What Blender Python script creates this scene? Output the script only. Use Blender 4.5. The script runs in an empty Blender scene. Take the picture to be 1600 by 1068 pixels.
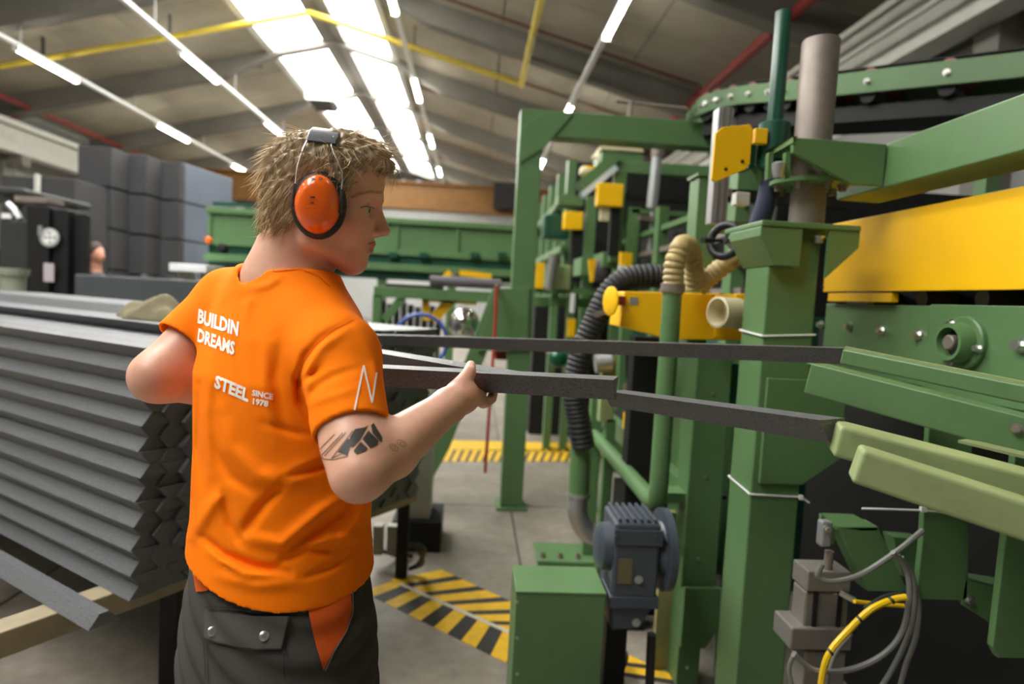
import bpy, bmesh, math, random
import numpy as np
from mathutils import Vector, Matrix, Quaternion
from mathutils.bvhtree import BVHTree
random.seed(7); RNG = np.random.default_rng(7)
scene = bpy.context.scene
COL = scene.collection
PI = math.pi
# ------------------------------------------------------------------ camera
F = 1000.0; CU, CV = 800.0, 534.0
EYE = Vector((0, 0, 1.52))
_Y = np.array([-60, 72, 1000.0]); _Y /= np.linalg.norm(_Y)         # hall axis, in camera axes (right, up, forward)
_Z = np.array([53, 1000, -68.8]); _Z -= _Y * _Y.dot(_Z); _Z /= np.linalg.norm(_Z)
_X = np.cross(_Y, _Z); _X = _X if _X[0] > 0 else -_X
W2C = np.stack([_X, _Y, _Z], axis=1)                                # world vector -> camera vector
RIGHT, UPV, FWD = [Vector(W2C[i]) for i in range(3)]
cam_data = bpy.data.cameras.new('camera'); cam = bpy.data.objects.new('camera', cam_data); COL.objects.link(cam)
cam.matrix_world = Matrix(((RIGHT.x, UPV.x, -FWD.x, EYE.x), (RIGHT.y, UPV.y, -FWD.y, EYE.y), (RIGHT.z, UPV.z, -FWD.z, EYE.z), (0, 0, 0, 1)))
cam_data.sensor_width = 36; cam_data.lens = 36 * F / 1600; cam_data.clip_start = 0.05; cam_data.clip_end = 200
cam_data.dof.use_dof = True; cam_data.dof.focus_distance = 1.18; cam_data.dof.aperture_fstop = 2.3
scene.camera = cam
# ------------------------------------------------------------------ world, exposure
world = bpy.data.worlds.new('world'); scene.world = world; world.use_nodes = True
world.node_tree.nodes['Background'].inputs[0].default_value = (0.75, 0.85, 1.0, 1)
world.node_tree.nodes['Background'].inputs[1].default_value = 1.0
SKYLIGHT = 17.0; TUBE = 30.0
vs = scene.view_settings
vs.view_transform = 'Standard'; vs.look = 'None'; vs.gamma = 1; vs.use_curve_mapping = False
vs.exposure = 0.2

# ------------------------------------------------------------------ helpers
def ray(u, v): return RIGHT * ((u - CU) / F) + UPV * ((CV - v) / F) + FWD
def P(u, v, d): return EYE + ray(u, v) * d                          # by distance along the view axis
def atY(u, v, y): r = ray(u, v); return EYE + r * ((y - EYE.y) / r.y)
def atX(u, v, x): r = ray(u, v); return EYE + r * ((x - EYE.x) / r.x)
def atZ(u, v, z): r = ray(u, v); return EYE + r * ((z - EYE.z) / r.z)
def V(*a): return Vector(a)

def tag(o, label=None, cat=None, group=None, kind=None):
    if label: o['label'] = label
    if cat: o['category'] = cat
    if group: o['group'] = group
    if kind: o['kind'] = kind
    return o
def thing(name, label, cat, loc=(0, 0, 0), group=None):
    o = bpy.data.objects.new(name, None); COL.objects.link(o); o.location = loc; o.empty_display_size = 0.05
    return tag(o, label, cat, group)
def copy_tree(o, parent=None):
    c = o.copy(); COL.objects.link(c)
    if parent is not None: c.parent = parent
    for ch in o.children: copy_tree(ch, c)
    return c

MATS = {}
def mat(name, col, rough=0.5, metal=0.0, var=0.08, scale=6.0, bump=0.0, bscale=60.0, emit=0, dirt=0.0, dirtcol=(0.03, 0.025, 0.02), spec=0.5, coat=0.0, obj=True):
    if name in MATS: return MATS[name]
    m = bpy.data.materials.new(name); m.use_nodes = True; nt = m.node_tree; N = nt.nodes; L = nt.links
    b = N['Principled BSDF']
    b.inputs['Roughness'].default_value = rough; b.inputs['Metallic'].default_value = metal
    b.inputs['Specular IOR Level'].default_value = spec
    if coat: b.inputs['Coat Weight'].default_value = coat
    if emit:
        b.inputs['Base Color'].default_value = (*col, 1); b.inputs['Emission Color'].default_value = (*col, 1)
        b.inputs['Emission Strength'].default_value = emit
        MATS[name] = m; return m
    tc = N.new('ShaderNodeTexCoord')
    n1 = N.new('ShaderNodeTexNoise'); n1.inputs['Scale'].default_value = scale; n1.inputs['Detail'].default_value = 4
    L.new(tc.outputs['Object'], n1.inputs['Vector'])
    mr = N.new('ShaderNodeMapRange'); mr.inputs[1].default_value = 0.3; mr.inputs[2].default_value = 0.7
    mr.inputs[3].default_value = 1 - var; mr.inputs[4].default_value = 1 + var
    L.new(n1.outputs[0], mr.inputs[0])
    mx = N.new('ShaderNodeMix'); mx.data_type = 'RGBA'; mx.blend_type = 'MULTIPLY'; mx.inputs[0].default_value = 1
    mx.inputs[6].default_value = (*col, 1); L.new(mr.outputs[0], mx.inputs[7])
    out = mx.outputs[2]
    if dirt:
        n2 = N.new('ShaderNodeTexNoise'); n2.inputs['Scale'].default_value = scale * 1.7; n2.inputs['Detail'].default_value = 8
        n2.inputs['Roughness'].default_value = 0.7; L.new(tc.outputs['Object'], n2.inputs['Vector'])
        r2 = N.new('ShaderNodeMapRange'); r2.inputs[1].default_value = 0.52; r2.inputs[2].default_value = 0.8
        r2.inputs[3].default_value = 0; r2.inputs[4].default_value = dirt; L.new(n2.outputs[0], r2.inputs[0])
        m2 = N.new('ShaderNodeMix'); m2.data_type = 'RGBA'; L.new(r2.outputs[0], m2.inputs[0]); L.new(out, m2.inputs[6])
        m2.inputs[7].default_value = (*dirtcol, 1); out = m2.outputs[2]
    L.new(out, b.inputs['Base Color'])
    if bump:
        n3 = N.new('ShaderNodeTexNoise'); n3.inputs['Scale'].default_value = bscale; n3.inputs['Detail'].default_value = 3
        L.new(tc.outputs['Object'], n3.inputs['Vector'])
        bp = N.new('ShaderNodeBump'); bp.inputs['Strength'].default_value = bump; bp.inputs['Distance'].default_value = 0.01
        L.new(n3.outputs[0], bp.inputs['Height']); L.new(bp.outputs[0], b.inputs['Normal'])
    MATS[name] = m; return m
def srgb(r, g, b):
    f = lambda c: (c / 255 / 12.92) if c / 255 <= 0.04045 else ((c / 255 + 0.055) / 1.055) ** 2.4
    return (f(r), f(g), f(b))

GREEN = mat('machine_green', srgb(88, 122, 78), 0.42, var=0.06, scale=4, dirt=0.35, dirtcol=srgb(64, 84, 46))
GREEN2 = mat('worn_light_green', srgb(138, 152, 104), 0.55, var=0.1, scale=9, dirt=0.45, dirtcol=srgb(96, 108, 66))
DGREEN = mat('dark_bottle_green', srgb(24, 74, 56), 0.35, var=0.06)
YELLOW = mat('signal_yellow', srgb(246, 190, 8), 0.4, var=0.04, scale=3)
OCHRE = mat('ochre_paint', srgb(116, 78, 24), 0.6, var=0.15)
STEEL = mat('bare_steel', srgb(128, 118, 110), 0.55, 0.35, var=0.14, scale=12, dirt=0.3, dirtcol=srgb(90, 66, 48))
BRIGHT = mat('bright_zinc', srgb(205, 205, 200), 0.28, 0.9, var=0.05)
ALU = mat('aluminium', srgb(176, 178, 180), 0.4, 0.7, var=0.05)
BLACK = mat('black_plastic', srgb(26, 27, 29), 0.5, var=0.12)
RUBBER = mat('black_rubber', srgb(34, 35, 37), 0.6, var=0.1)
SHADOWY = mat('dark_steel_and_shade', srgb(24, 24, 24), 0.6, 0.3, var=0.2)  # black steel parts, and painted shade in gaps and backdrops
MOTOR = mat('motor_grey_enamel', srgb(62, 70, 80), 0.4, var=0.08, dirt=0.2)
RED = mat('pipe_red', srgb(128, 34, 28), 0.5, var=0.1)
BROWN = mat('pipe_brown', srgb(86, 50, 40), 0.6, var=0.1)
WHITE = mat('white_plastic', srgb(226, 228, 226), 0.45, var=0.03)
BEIGE = mat('hose_beige', srgb(176, 156, 104), 0.5, var=0.12, scale=14, dirt=0.3, dirtcol=srgb(110, 90, 50))
CONC = mat('roof_concrete', srgb(150, 143, 127), 0.85, var=0.1, scale=1.3, dirt=0.25, dirtcol=srgb(96, 88, 74))
CONCD = mat('rafter_concrete', srgb(112, 109, 101), 0.85, var=0.1, scale=1.5, dirt=0.25, dirtcol=srgb(86, 80, 70))
WALLM = mat('wall_render', srgb(140, 140, 137), 0.85, var=0.07, scale=0.8)
GRDR = mat('girder_pale_grey', srgb(186, 186, 178), 0.6, var=0.06)
FOAM = mat('grey_foam', srgb(90, 92, 96), 0.32, var=0.32, scale=170, bump=0.5, bscale=220, spec=0.75)
FOAMD = mat('dark_foam_block', srgb(52, 52, 54), 0.8, var=0.1, scale=3)
CABLE = mat('cable_grey', srgb(112, 112, 108), 0.5, var=0.06)
YCABLE = mat('cable_yellow', srgb(230, 190, 20), 0.4, var=0.05)
WOOD = mat('pale_timber', srgb(150, 138, 112), 0.75, var=0.14, scale=10)
CREAM = mat('cream_plastic', srgb(206, 196, 160), 0.5, var=0.05, dirt=0.3, dirtcol=srgb(140, 130, 100))
BLUE = mat('blue_hoop', srgb(52, 84, 160), 0.45, var=0.05)

class MB:
    """collects shapes into one mesh"""
    def __init__(self): self.v = []; self.f = []; self.smooth = []
    def add(self, vs, fs, sm=False):
        o = len(self.v); self.v += [tuple(p) for p in vs]
        for f in fs: self.f.append(tuple(i + o for i in f)); self.smooth.append(sm)
        return self
    def box(self, a, b):
        (x0, y0, z0), (x1, y1, z1) = [tuple(min(p, q) for p, q in zip(a, b)), tuple(max(p, q) for p, q in zip(a, b))]
        vs = [(x0, y0, z0), (x1, y0, z0), (x1, y1, z0), (x0, y1, z0), (x0, y0, z1), (x1, y0, z1), (x1, y1, z1), (x0, y1, z1)]
        return self.add(vs, [(0, 3, 2, 1), (4, 5, 6, 7), (0, 1, 5, 4), (1, 2, 6, 5), (2, 3, 7, 6), (3, 0, 4, 7)])
    def obox(self, c, ax, ay, az):                                   # centre and three half-axes
        c, ax, ay, az = map(Vector, (c, ax, ay, az))
        vs = [c + ax * i + ay * j + az * k for k in (-1, 1) for (i, j) in ((-1, -1), (1, -1), (1, 1), (-1, 1))]
        fs = [(0, 3, 2, 1), (4, 5, 6, 7), (0, 1, 5, 4), (1, 2, 6, 5), (2, 3, 7, 6), (3, 0, 4, 7)]
        if ax.cross(ay).dot(az) < 0: fs = [tuple(reversed(f)) for f in fs]
        return self.add(vs, fs)
    def bar(self, a, b, w, h, up=(0, 0, 1), off=0):                  # rectangular bar a -> b, w sideways, h along up
        a, b = Vector(a), Vector(b); d = b - a; L = d.length; d.normalize(); up = Vector(up)
        s = d.cross(up).normalized(); n = s.cross(d).normalized()
        return self.obox((a + b) / 2 + n * off, d * (L / 2), s * (w / 2), n * (h / 2))
    def prism(self, pts, ext):                                       # polygon extruded by a vector
        pts = [Vector(p) for p in pts]; ext = Vector(ext); n = len(pts)
        nrm = Vector((0, 0, 0))
        for i in range(n): nrm += (pts[i] - pts[0]).cross(pts[(i + 1) % n] - pts[0])
        if nrm.dot(ext) > 0: pts = list(reversed(pts))
        vs = pts + [p + ext for p in pts]
        fs = [tuple(range(n)), tuple(reversed(range(n, 2 * n)))] + [(j, i, i + n, j + n) for i, j in ((i, (i + 1) % n) for i in range(n))]
        return self.add(vs, fs)
    def tube(self, pts, r, n=12, cap=True, closed=False):
        pts = [Vector(p) for p in pts]; m = len(pts); rs = r if hasattr(r, '__len__') else [r] * m
        t0 = (pts[1] - pts[0]).normalized(); ref = Vector((0, 0, 1)) if abs(t0.z) < 0.9 else Vector((1, 0, 0))
        s = t0.cross(ref).normalized(); vs = []
        for i in range(m):
            if i == 0: t = pts[1] - pts[0]
            elif i == m - 1: t = pts[-1] - pts[-2]
            else: t = (pts[i + 1] - pts[i]).normalized() + (pts[i] - pts[i - 1]).normalized()
            t.normalize(); s = (s - t * s.dot(t)).normalized(); q = t.cross(s)
            for k in range(n):
                a = 2 * PI * k / n; vs.append(pts[i] + (s * math.cos(a) + q * math.sin(a)) * rs[i])
        fs = []
        for i in range(m - 1):
            for k in range(n):
                k2 = (k + 1) % n; fs.append((i * n + k, i * n + k2, (i + 1) * n + k2, (i + 1) * n + k))
        o = len(self.v); self.add(vs, fs, True)
        if cap:
            self.f.append(tuple(o + k for k in reversed(range(n)))); self.smooth.append(False)
            self.f.append(tuple(o + (m - 1) * n + k for k in range(n))); self.smooth.append(False)
        return self
    def cyl(self, a, b, r, n=20): return self.tube([a, b], r, n)
    def lathe(self, c, axis, prof, n=24):                            # prof: (offset along axis, radius)
        c = Vector(c); axis = Vector(axis).normalized(); ref = Vector((0, 0, 1)) if abs(axis.z) < 0.9 else Vector((1, 0, 0))
        s = axis.cross(ref).normalized(); q = axis.cross(s); vs = []; m = len(prof)
        for (h, r) in prof:
            for k in range(n):
                a = 2 * PI * k / n; vs.append(c + axis * h + (s * math.cos(a) + q * math.sin(a)) * max(r, 1e-5))
        fs = [(i * n + k, i * n + (k + 1) % n, (i + 1) * n + (k + 1) % n, (i + 1) * n + k) for i in range(m - 1) for k in range(n)]
        fs += [tuple(reversed(range(n))), tuple(range((m - 1) * n, m * n))]
        return self.add(vs, fs, True)
    def hexb(self, c, axis, r, h):                                   # bolt head with washer
        c = Vector(c); axis = Vector(axis).normalized()
        self.tube([c, c + axis * h * 0.3], r * 1.45, 14); self.tube([c + axis * h * 0.3, c + axis * h], r, 6)
        for i in range(len(self.smooth)): pass
        return self
    def mesh(self, name):
        me = bpy.data.meshes.new(name); me.from_pydata(self.v, [], self.f)
        me.polygons.foreach_set('use_smooth', self.smooth); me.update()
        if any(self.smooth): me.set_sharp_from_angle(angle=0.75)
        return me
    def build(self, name, m, parent=None, bevel=0.0, seg=2, label=None, auto=None):
        me = self.mesh(name)
        for mm in (m if isinstance(m, (list, tuple)) else [m]): me.materials.append(mm)
        o = bpy.data.objects.new(name, me); COL.objects.link(o)
        if parent is not None:
            o.parent = parent; o.matrix_parent_inverse = Matrix.Translation(-Vector(parent.location)) if parent.parent is None else Matrix.Identity(4)
        if bevel:
            md = o.modifiers.new('bevel', 'BEVEL'); md.width = bevel; md.segments = seg; md.limit_method = 'ANGLE'; md.angle_limit = 0.7
            md.harden_normals = False
        if label: o['label'] = label
        return o
def sub(mb, name, m, part, bevel=0.0, label=None):
    """sub-part of a part: geometry is in world coordinates, the part sits at the world origin through its inverse"""
    o = mb.build(name, m, None, bevel, label=label); o.parent = part
    pm = Matrix.Identity(4)
    p = part
    if p.parent is not None: pm = Matrix.Translation(p.parent.location) @ p.matrix_parent_inverse
    o.matrix_parent_inverse = pm.inverted() @ Matrix.Translation(-Vector(p.location)) if p.location.length else pm.inverted()
    return o
def boxY(u0, v0, u1, v1, y, dy):
    """corners of an axis-aligned box whose near face at world y covers that pixel rectangle"""
    um, vm = (u0 + u1) / 2, (v0 + v1) / 2
    return ((atY(u0, vm, y).x, y, atY(um, v1, y).z), (atY(u1, vm, y).x, y + dy, atY(um, v0, y).z))
def smoothpath(pts, n=8):
    """Catmull-Rom through points"""
    pts = [Vector(p) for p in pts]; q = [pts[0] * 2 - pts[1]] + pts + [pts[-1] * 2 - pts[-2]]; out = []
    for i in range(1, len(q) - 2):
        for k in range(n):
            t = k / n; a, b, c, d = q[i - 1:i + 3]
            out.append(0.5 * ((2 * b) + (c - a) * t + (2 * a - 5 * b + 4 * c - d) * t * t + (3 * b - a - 3 * c + d) * t ** 3))
    return out + [pts[-1]]
# ================================================================== THE HALL
RX, RZ, SL = -3.7, 7.62, 0.25
XL, XR, YN, YF = -11.8, 5.2, -7.4, 36.0
def roofz(x): return RZ - SL * abs(x - RX)
# floor with concrete slab joints
def floor_material():
    m = bpy.data.materials.new('worn_concrete_floor'); m.use_nodes = True; nt = m.node_tree; N = nt.nodes; L = nt.links
    b = N['Principled BSDF']; tc = N.new('ShaderNodeTexCoord')
    n1 = N.new('ShaderNodeTexNoise'); n1.inputs['Scale'].default_value = 1.1; n1.inputs['Detail'].default_value = 8; n1.inputs['Roughness'].default_value = 0.65
    n2 = N.new('ShaderNodeTexNoise'); n2.inputs['Scale'].default_value = 14; n2.inputs['Detail'].default_value = 6
    L.new(tc.outputs['Object'], n1.inputs['Vector']); L.new(tc.outputs['Object'], n2.inputs['Vector'])
    cr = N.new('ShaderNodeValToRGB'); cr.color_ramp.elements[0].position = 0.3; cr.color_ramp.elements[1].position = 0.72
    cr.color_ramp.elements[0].color = (*srgb(104, 98, 88), 1); cr.color_ramp.elements[1].color = (*srgb(158, 149, 136), 1)
    L.new(n1.outputs[0], cr.inputs[0])
    mx = N.new('ShaderNodeMix'); mx.data_type = 'RGBA'; mx.blend_type = 'OVERLAY'; mx.inputs[0].default_value = 0.35
    L.new(cr.outputs[0], mx.inputs[6]); L.new(n2.outputs[0], mx.inputs[7]); L.new(mx.outputs[2], b.inputs['Base Color'])
    b.inputs['Roughness'].default_value = 0.5
    return m
FLOORM = floor_material()
fl = MB().box((XL, YN, -0.2), (XR, YF, -0.012)).build('floor', mat('joint_filler', srgb(60, 56, 50), 0.8)); tag(fl, 'worn grey concrete hall floor with slab joints', kind='structure')
slab = None
xs = np.arange(XL, XR - 0.1, 17.0 / 7); ys = np.arange(YN - .01, YF - 0.1, 3.0)
sx = 17.0 / 7
smesh = MB().box((0.006, 0.006, -0.012), (sx - 0.006, 2.994, 0.0)).mesh('slab'); smesh.materials.append(FLOORM)
for i, x in enumerate(xs):
    for y in ys:
        o = bpy.data.objects.new('slab', smesh); COL.objects.link(o); o.parent = fl; o.location = (x, y, 0)
# walls
wl = MB().box((XL - 0.3, YN, -0.2), (XL, YF, roofz(XL) + 0.3)).build('wall_left', WALLM); tag(wl, 'pale grey side wall behind the stacked dark blocks', kind='structure')
wr = MB().box((XR, YN, -0.2), (XR + 0.3, YF, roofz(XR) + 0.3)).build('wall_right', WALLM); tag(wr, 'grey panelled side wall behind the green machine', kind='structure')
gab = lambda y: [(XL, y, -0.2), (XR, y, -0.2), (XR, y, roofz(XR)), (RX, y, RZ), (XL, y, roofz(XL))]
wb = MB().prism(gab(YF), (0, 0.3, 0)).build('wall_back', mat('end_wall', srgb(196, 198, 196), 0.8)); tag(wb, 'pale end wall of the hall under the crane girder', kind='structure')
wf = MB().prism(gab(YN - 0.3), (0, 0.3, 0)).build('wall_front', mat('dark_end_wall', srgb(84, 84, 80), 0.9)); tag(wf, 'grey end wall of the hall facing the machine line', kind='structure')
# wall columns and sheet ribs
for k, y in enumerate(np.arange(4.6, 36, 4.0)):
    if 5 < y: MB().box((XL, y - 0.2, 0), (XL + 0.35, y + 0.2, roofz(XL) - 0.5)).build('column', CONCD, wl)
    MB().box((XR - 0.3, y - 0.16 + 1.6, 0), (XR, y + 0.16 + 1.6, roofz(XR) - 0.4)).build('column', CONCD, wr)
for k in range(9):
    z = 2.0 + k * 0.42
    MB().box((XR - 0.03, YN, z), (XR, YF, z + 0.36)).build('panel', GRDR if k % 2 else WALLM, wr)
# roof: two slopes of slabs
CE = MB()
for s in (-1, 1):
    xe = XL if s < 0 else XR
    CE.prism([(RX, YN, RZ + 0.16), (xe, YN, roofz(xe) + 0.16), (xe, YN, roofz(xe) + 0.3), (RX, YN, RZ + 0.3)], (0, YF - YN, 0))
ceil = CE.build('ceiling', mat('roof_skin', srgb(90, 86, 78), 0.9)); tag(ceil, 'pitched concrete slab roof with dark joints', kind='structure')
RAFT = list(np.arange(-7.4, 36, 4.0)); SKY0 = 1
SKY = [(-5.15, -3.98), (-3.42, -2.28)]
cuts_l = [XL, -9.6, -7.4, -5.3]; cuts_r = [-2.13, 0.3, 2.75, XR]
def roofslab(x0, x1, y0, y1):
    g = 0.012; x0 += g; x1 -= g; y0 += g; y1 -= g
    q = [(x0, y0, roofz(x0) + 0.02), (x1, y0, roofz(x1) + 0.02), (x1, y0, roofz(x1) + 0.15), (x0, y0, roofz(x0) + 0.15)]
    return MB().prism(q, (0, y1 - y0, 0))
for seg in (cuts_l, cuts_r):
    for a, b in zip(seg[:-1], seg[1:]):
        for y in np.arange(YN, YF - 0.1, 1.4):
            roofslab(a, b, y, min(y + 1.4, YF)).build('roof_slab', CONC, ceil)
# ridge and skylight surrounds
MB().prism([(-3.98, YN, roofz(-3.98) - 0.03), (RX, YN, RZ - 0.03), (-3.42, YN, roofz(-3.42) - 0.03), (-3.42, YN, RZ + 0.15), (-3.98, YN, RZ + 0.15)], (0, YF - YN, 0)).build('ridge_strip', CONCD, ceil)
for x0, x1 in ((-5.3, -5.15), (-2.28, -2.13)):
    q = [(x0, YN, roofz(x0) - 0.05), (x1, YN, roofz(x1) - 0.05), (x1, YN, roofz(x1) + 0.16), (x0, YN, roofz(x0) + 0.16)]
    MB().prism(q, (0, YF - YN, 0)).build('skylight_kerb', GRDR, ceil)
SKYM = mat('daylit_skylight_sheet', (1.0, 0.985, 0.95), 0.6, emit=SKYLIGHT)
n = 0
for (x0, x1) in SKY:
    ww = thing('window_%d' % (n + 1), ['translucent roof skylight band on the far slope of the ridge', 'translucent roof skylight band on the machine side of the ridge'][n], None); tag(ww, kind='structure'); n += 1
    for y0 in RAFT[SKY0:-1]:
        y1 = y0 + 4
        q = [(x0 + .02, y0 + .14, roofz(x0) + 0.05), (x1 - .02, y0 + .14, roofz(x1) + 0.05), (x1 - .02, y0 + .14, roofz(x1) + 0.08), (x0 + .02, y0 + .14, roofz(x0) + 0.08)]
        MB().prism(q, (0, 3.72, 0)).build('pane', SKYM, ww)
# rafters
for k, y in enumerate(RAFT):
    r = thing('trim_%d' % (k + 1), 'sloping concrete roof rafter of the hall', None, (0, y, 0)); tag(r, kind='structure')
    for s in (-1, 1):
        xe = XL if s < 0 else XR
        MB().prism([(RX, y - 0.14, RZ + 0.1), (xe, y - 0.14, roofz(xe) + 0.1), (xe, y - 0.14, roofz(xe) - 0.48), (RX + s * 2.6, y - 0.14, roofz(RX + s * 2.6) - .4), (RX + s * 1.4, y - 0.14, roofz(RX + s * 1.4) - .1), (RX, y - 0.14, RZ - 0.1)], (0, 0.28, 0)).build('rafter_half', CONCD, r)
# runway girders on both walls
g = thing('crane_runway', 'pale steel crane runway girder along the wall behind the dark blocks', 'girder', (XL + 0.6, 15, 4.4))
MB().box((XL + 0.36, 5, 4.98), (XL + 0.75, YF, 5.1)).build('top_flange', GRDR, g)
MB().box((XL + 0.52, 5, 4.45), (XL + 0.58, YF, 4.98)).build('web', GRDR, g)
MB().box((XL + 0.36, 5, 4.35), (XL + 0.75, YF, 4.45)).build('bottom_flange', GRDR, g)
for y in np.arange(8.6, 36, 4): MB().box((XL + 0.35, y - .15, 4.1), (XL + 0.75, y + .15, 4.35)).build('corbel', CONCD, g)
g = thing('crane_runway', 'pale steel crane runway girder along the wall behind the green machine', 'girder', (XR - 0.5, 15, 4.4))
MB().box((XR - 0.62, YN, 4.9), (XR - 0.3, YF, 5.0)).build('top_flange', GRDR, g)
MB().box((XR - 0.48, YN, 4.5), (XR - 0.42, YF, 4.9)).build('web', GRDR, g)
MB().box((XR - 0.62, YN, 4.4), (XR - 0.3, YF, 4.5)).build('bottom_flange', GRDR, g)
MB().box((XR - 0.68, YN, 5.02), (XR - 0.6, YF, 5.1)).build('crane_rail', GRDR, g)
MB().tube([(XR - 0.7, YN, 4.72), (XR - 0.7, YF, 4.72)], 0.035, 8).build('conductor_pipe', GRDR, g)
# overhead crane girder
g = thing('crane_bridge', 'ochre overhead crane bridge spanning the far end of the hall', 'crane', (-3, 22, 4.3))
x0c, x1c = XL + .8, XR - .75
MB().box((x0c, 21.8, 4.36), (x1c, 22.3, 5.14)).build('bridge_girder', OCHRE, g)
MB().box((x0c, 21.7, 5.14), (x1c, 22.4, 5.2)).build('top_flange', OCHRE, g)
MB().box((x0c, 21.7, 4.3), (x1c, 22.4, 4.36)).build('bottom_flange', OCHRE, g)
MB().box((.5, 21.4, 4.45), (1.6, 21.68, 5.3)).build('hoist_trolley', SHADOWY, g)
for x in (x0c + .02, x1c - .32): MB().box((x, 21.2, 4.5), (x + .3, 22.9, 5.0)).build('end_truck', OCHRE, g)
# light lines: trunking with lit tubes
TUBEM = mat('lit_tube', (1.0, 0.97, 0.86), 0.5, emit=TUBE)
lines = [(-8.5, 4.05, 12.5, 'lit tube on the rail over the dark blocks'),
         (-6.12, 4.6, 13.7, 'lit tube on the rail beyond the ridge'),
         (-1.66, 5.02, 15.5, 'lit tube on the rail beside the skylights'),
         (1.83, 4.04, 8.2, 'lit tube on the rail above the portal')]
names = ['light trunking rail above the dark block stack', 'light trunking rail on the far side of the ridge', 'light trunking rail beside the skylight bands', 'light trunking rail above the green portal frame']
ORD = ['first', 'second', 'third', 'fourth', 'fifth', 'sixth', 'seventh', 'eighth', 'ninth', 'tenth', 'eleventh', 'twelfth', 'thirteenth', 'fourteenth', 'fifteenth', 'sixteenth', 'seventeenth', 'eighteenth', 'nineteenth', 'twentieth', 'twenty-first', 'twenty-second', 'twenty-third', 'twenty-fourth']
for (x, h, y0, lab), nm in zip(lines, names):
    z = EYE.z + h
    t = thing('light_rail', nm, 'light rail', (x, 15, z))
    MB().box((x - 0.045, YN + 0.2, z + 0.03), (x + 0.045, YF - 0.2, z + 0.09)).build('trunking', WHITE, t)
    for y in RAFT: MB().box((x - .01, y - .01, z + 0.09), (x + .01, y + .01, roofz(x) - 0.3)).build('hanger', ALU, t)
    ys_l = [y0 + 5.2 * k for k in range(-5, 6)]; ys_l = [y for y in ys_l if YN + .3 < y < YF - 2.5 and not (x > -3 and y < 2.5)]
    for k, y in enumerate(reversed(ys_l)):
        q = thing('tube_light', ORD[k] + ' from the crane end, ' + lab, 'lamp', (x, y, z), group='tube lights under the roof: ' + nm)
        MB().tube([(x, y, z), (x, y + 1.75, z)], 0.055, 10).build('tube', TUBEM, q)
        for yy in (y - 0.03, y + 1.75): MB().box((x - .06, yy, z - .06), (x + .06, yy + .03, z + .06)).build('end_cap', WHITE, q)
# pipes
yp = 14.0; GASY = mat('gas_pipe_yellow', srgb(190, 168, 56), .5)
pts = [(x, yp, roofz(x) - 0.42) for x in np.linspace(XL + 0.4, RX, 6)] + [(x, yp, roofz(x) - 0.42) for x in np.linspace(RX, 0.75, 4)[1:]]
g = thing('gas_pipe', 'yellow pipe crossing under the roof and turning along the hall', 'pipe', (0, yp, 6))
MB().tube(pts + [(0.8, yp - 0.05, roofz(0.75) - 0.43)], 0.06, 10).build('cross_run', GASY, g)
MB().tube([(0.8, yp + 0.05, roofz(0.8) - 0.43), (0.8, YN + .1, roofz(0.8) - 0.43)], 0.06, 10).build('long_run', GASY, g)
for x in (-9, -6.5, -1.5, 0.3): MB().box((x - .006, yp - .05, roofz(x) - 0.49), (x + .006, yp + .05, roofz(x) + 0.02)).build('clip', SHADOWY, g)
g = thing('sprinkler_main', 'red sprinkler pipe running along the eave above the machine', 'pipe', (4.05, 10, 5.5))
xz = 4.0; zz = roofz(xz) - 0.28
MB().tube([(xz, YN + .1, zz), (xz, YF - .1, zz)], 0.085, 12).build('main_pipe', RED, g)
for y in np.arange(3.2, 34, 2.9):
    b = smoothpath([(xz, y, zz), (xz, y, zz + 0.12), (xz - 0.06, y, zz + 0.2)], 4) + [(x, y, roofz(x) - 0.1) for x in np.linspace(xz - 0.25, -1.9, 4)]
    MB().tube(b, 0.03, 8).build('branch_pipe', BROWN, g)
    MB().tube([(xz, y - 0.07, zz), (xz, y + 0.07, zz)], 0.11, 12).build('coupling', RED, g)
g = thing('downpipe', 'dark red bent pipe on the wall behind the dark blocks', 'pipe', (XL + .5, 11, 5))
a = [atX(70, 145, XL + 0.4), atX(25, 145, XL + .4), atX(22, 190, XL + .4), atX(5, 196, XL + .4)]
MB().tube(smoothpath(a, 5), 0.09, 10).build('pipe_run', RED, g)
g = thing('sprinkler_branch', 'thin red sprinkler pipe along the roof above the dark blocks', 'pipe', (-10.5, 15, 5.6))
MB().tube([(-10.9, 8, roofz(-10.9) - .35), (-10.9, YF - 1, roofz(-10.9) - .35)], 0.05, 8).build('pipe_run', RED, g)
for y in np.arange(9, 34, 4): MB().tube([(-10.9, y, roofz(-10.9) - .35)] + [(x, y, roofz(x) - 0.12) for x in np.linspace(-10.6, -5.6, 3)], 0.028, 8).build('branch_pipe', BROWN, g)
g = thing('smoke_vent', 'white smoke vent housing hung below the skylight', 'vent', (-4.5, 19, 6.6))
MB().box((-4.95, 18.6, 6.75), (-4.15, 19.6, 7.2)).build('housing', WHITE, g)
MB().box((-4.85, 18.7, 6.66), (-4.25, 19.5, 6.75)).build('grille', SHADOWY, g)
# ================================================================== MACHINE LINE (right)
def bolts(parent, pts, axis, r=0.009, h=0.012, m=None):
    for p in pts: MB().hexb(p, axis, r, h).build('bolt', m or BRIGHT, parent)
LEFT = V(-1, 0, 0); FRONT = V(0, -1, 0)
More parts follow.
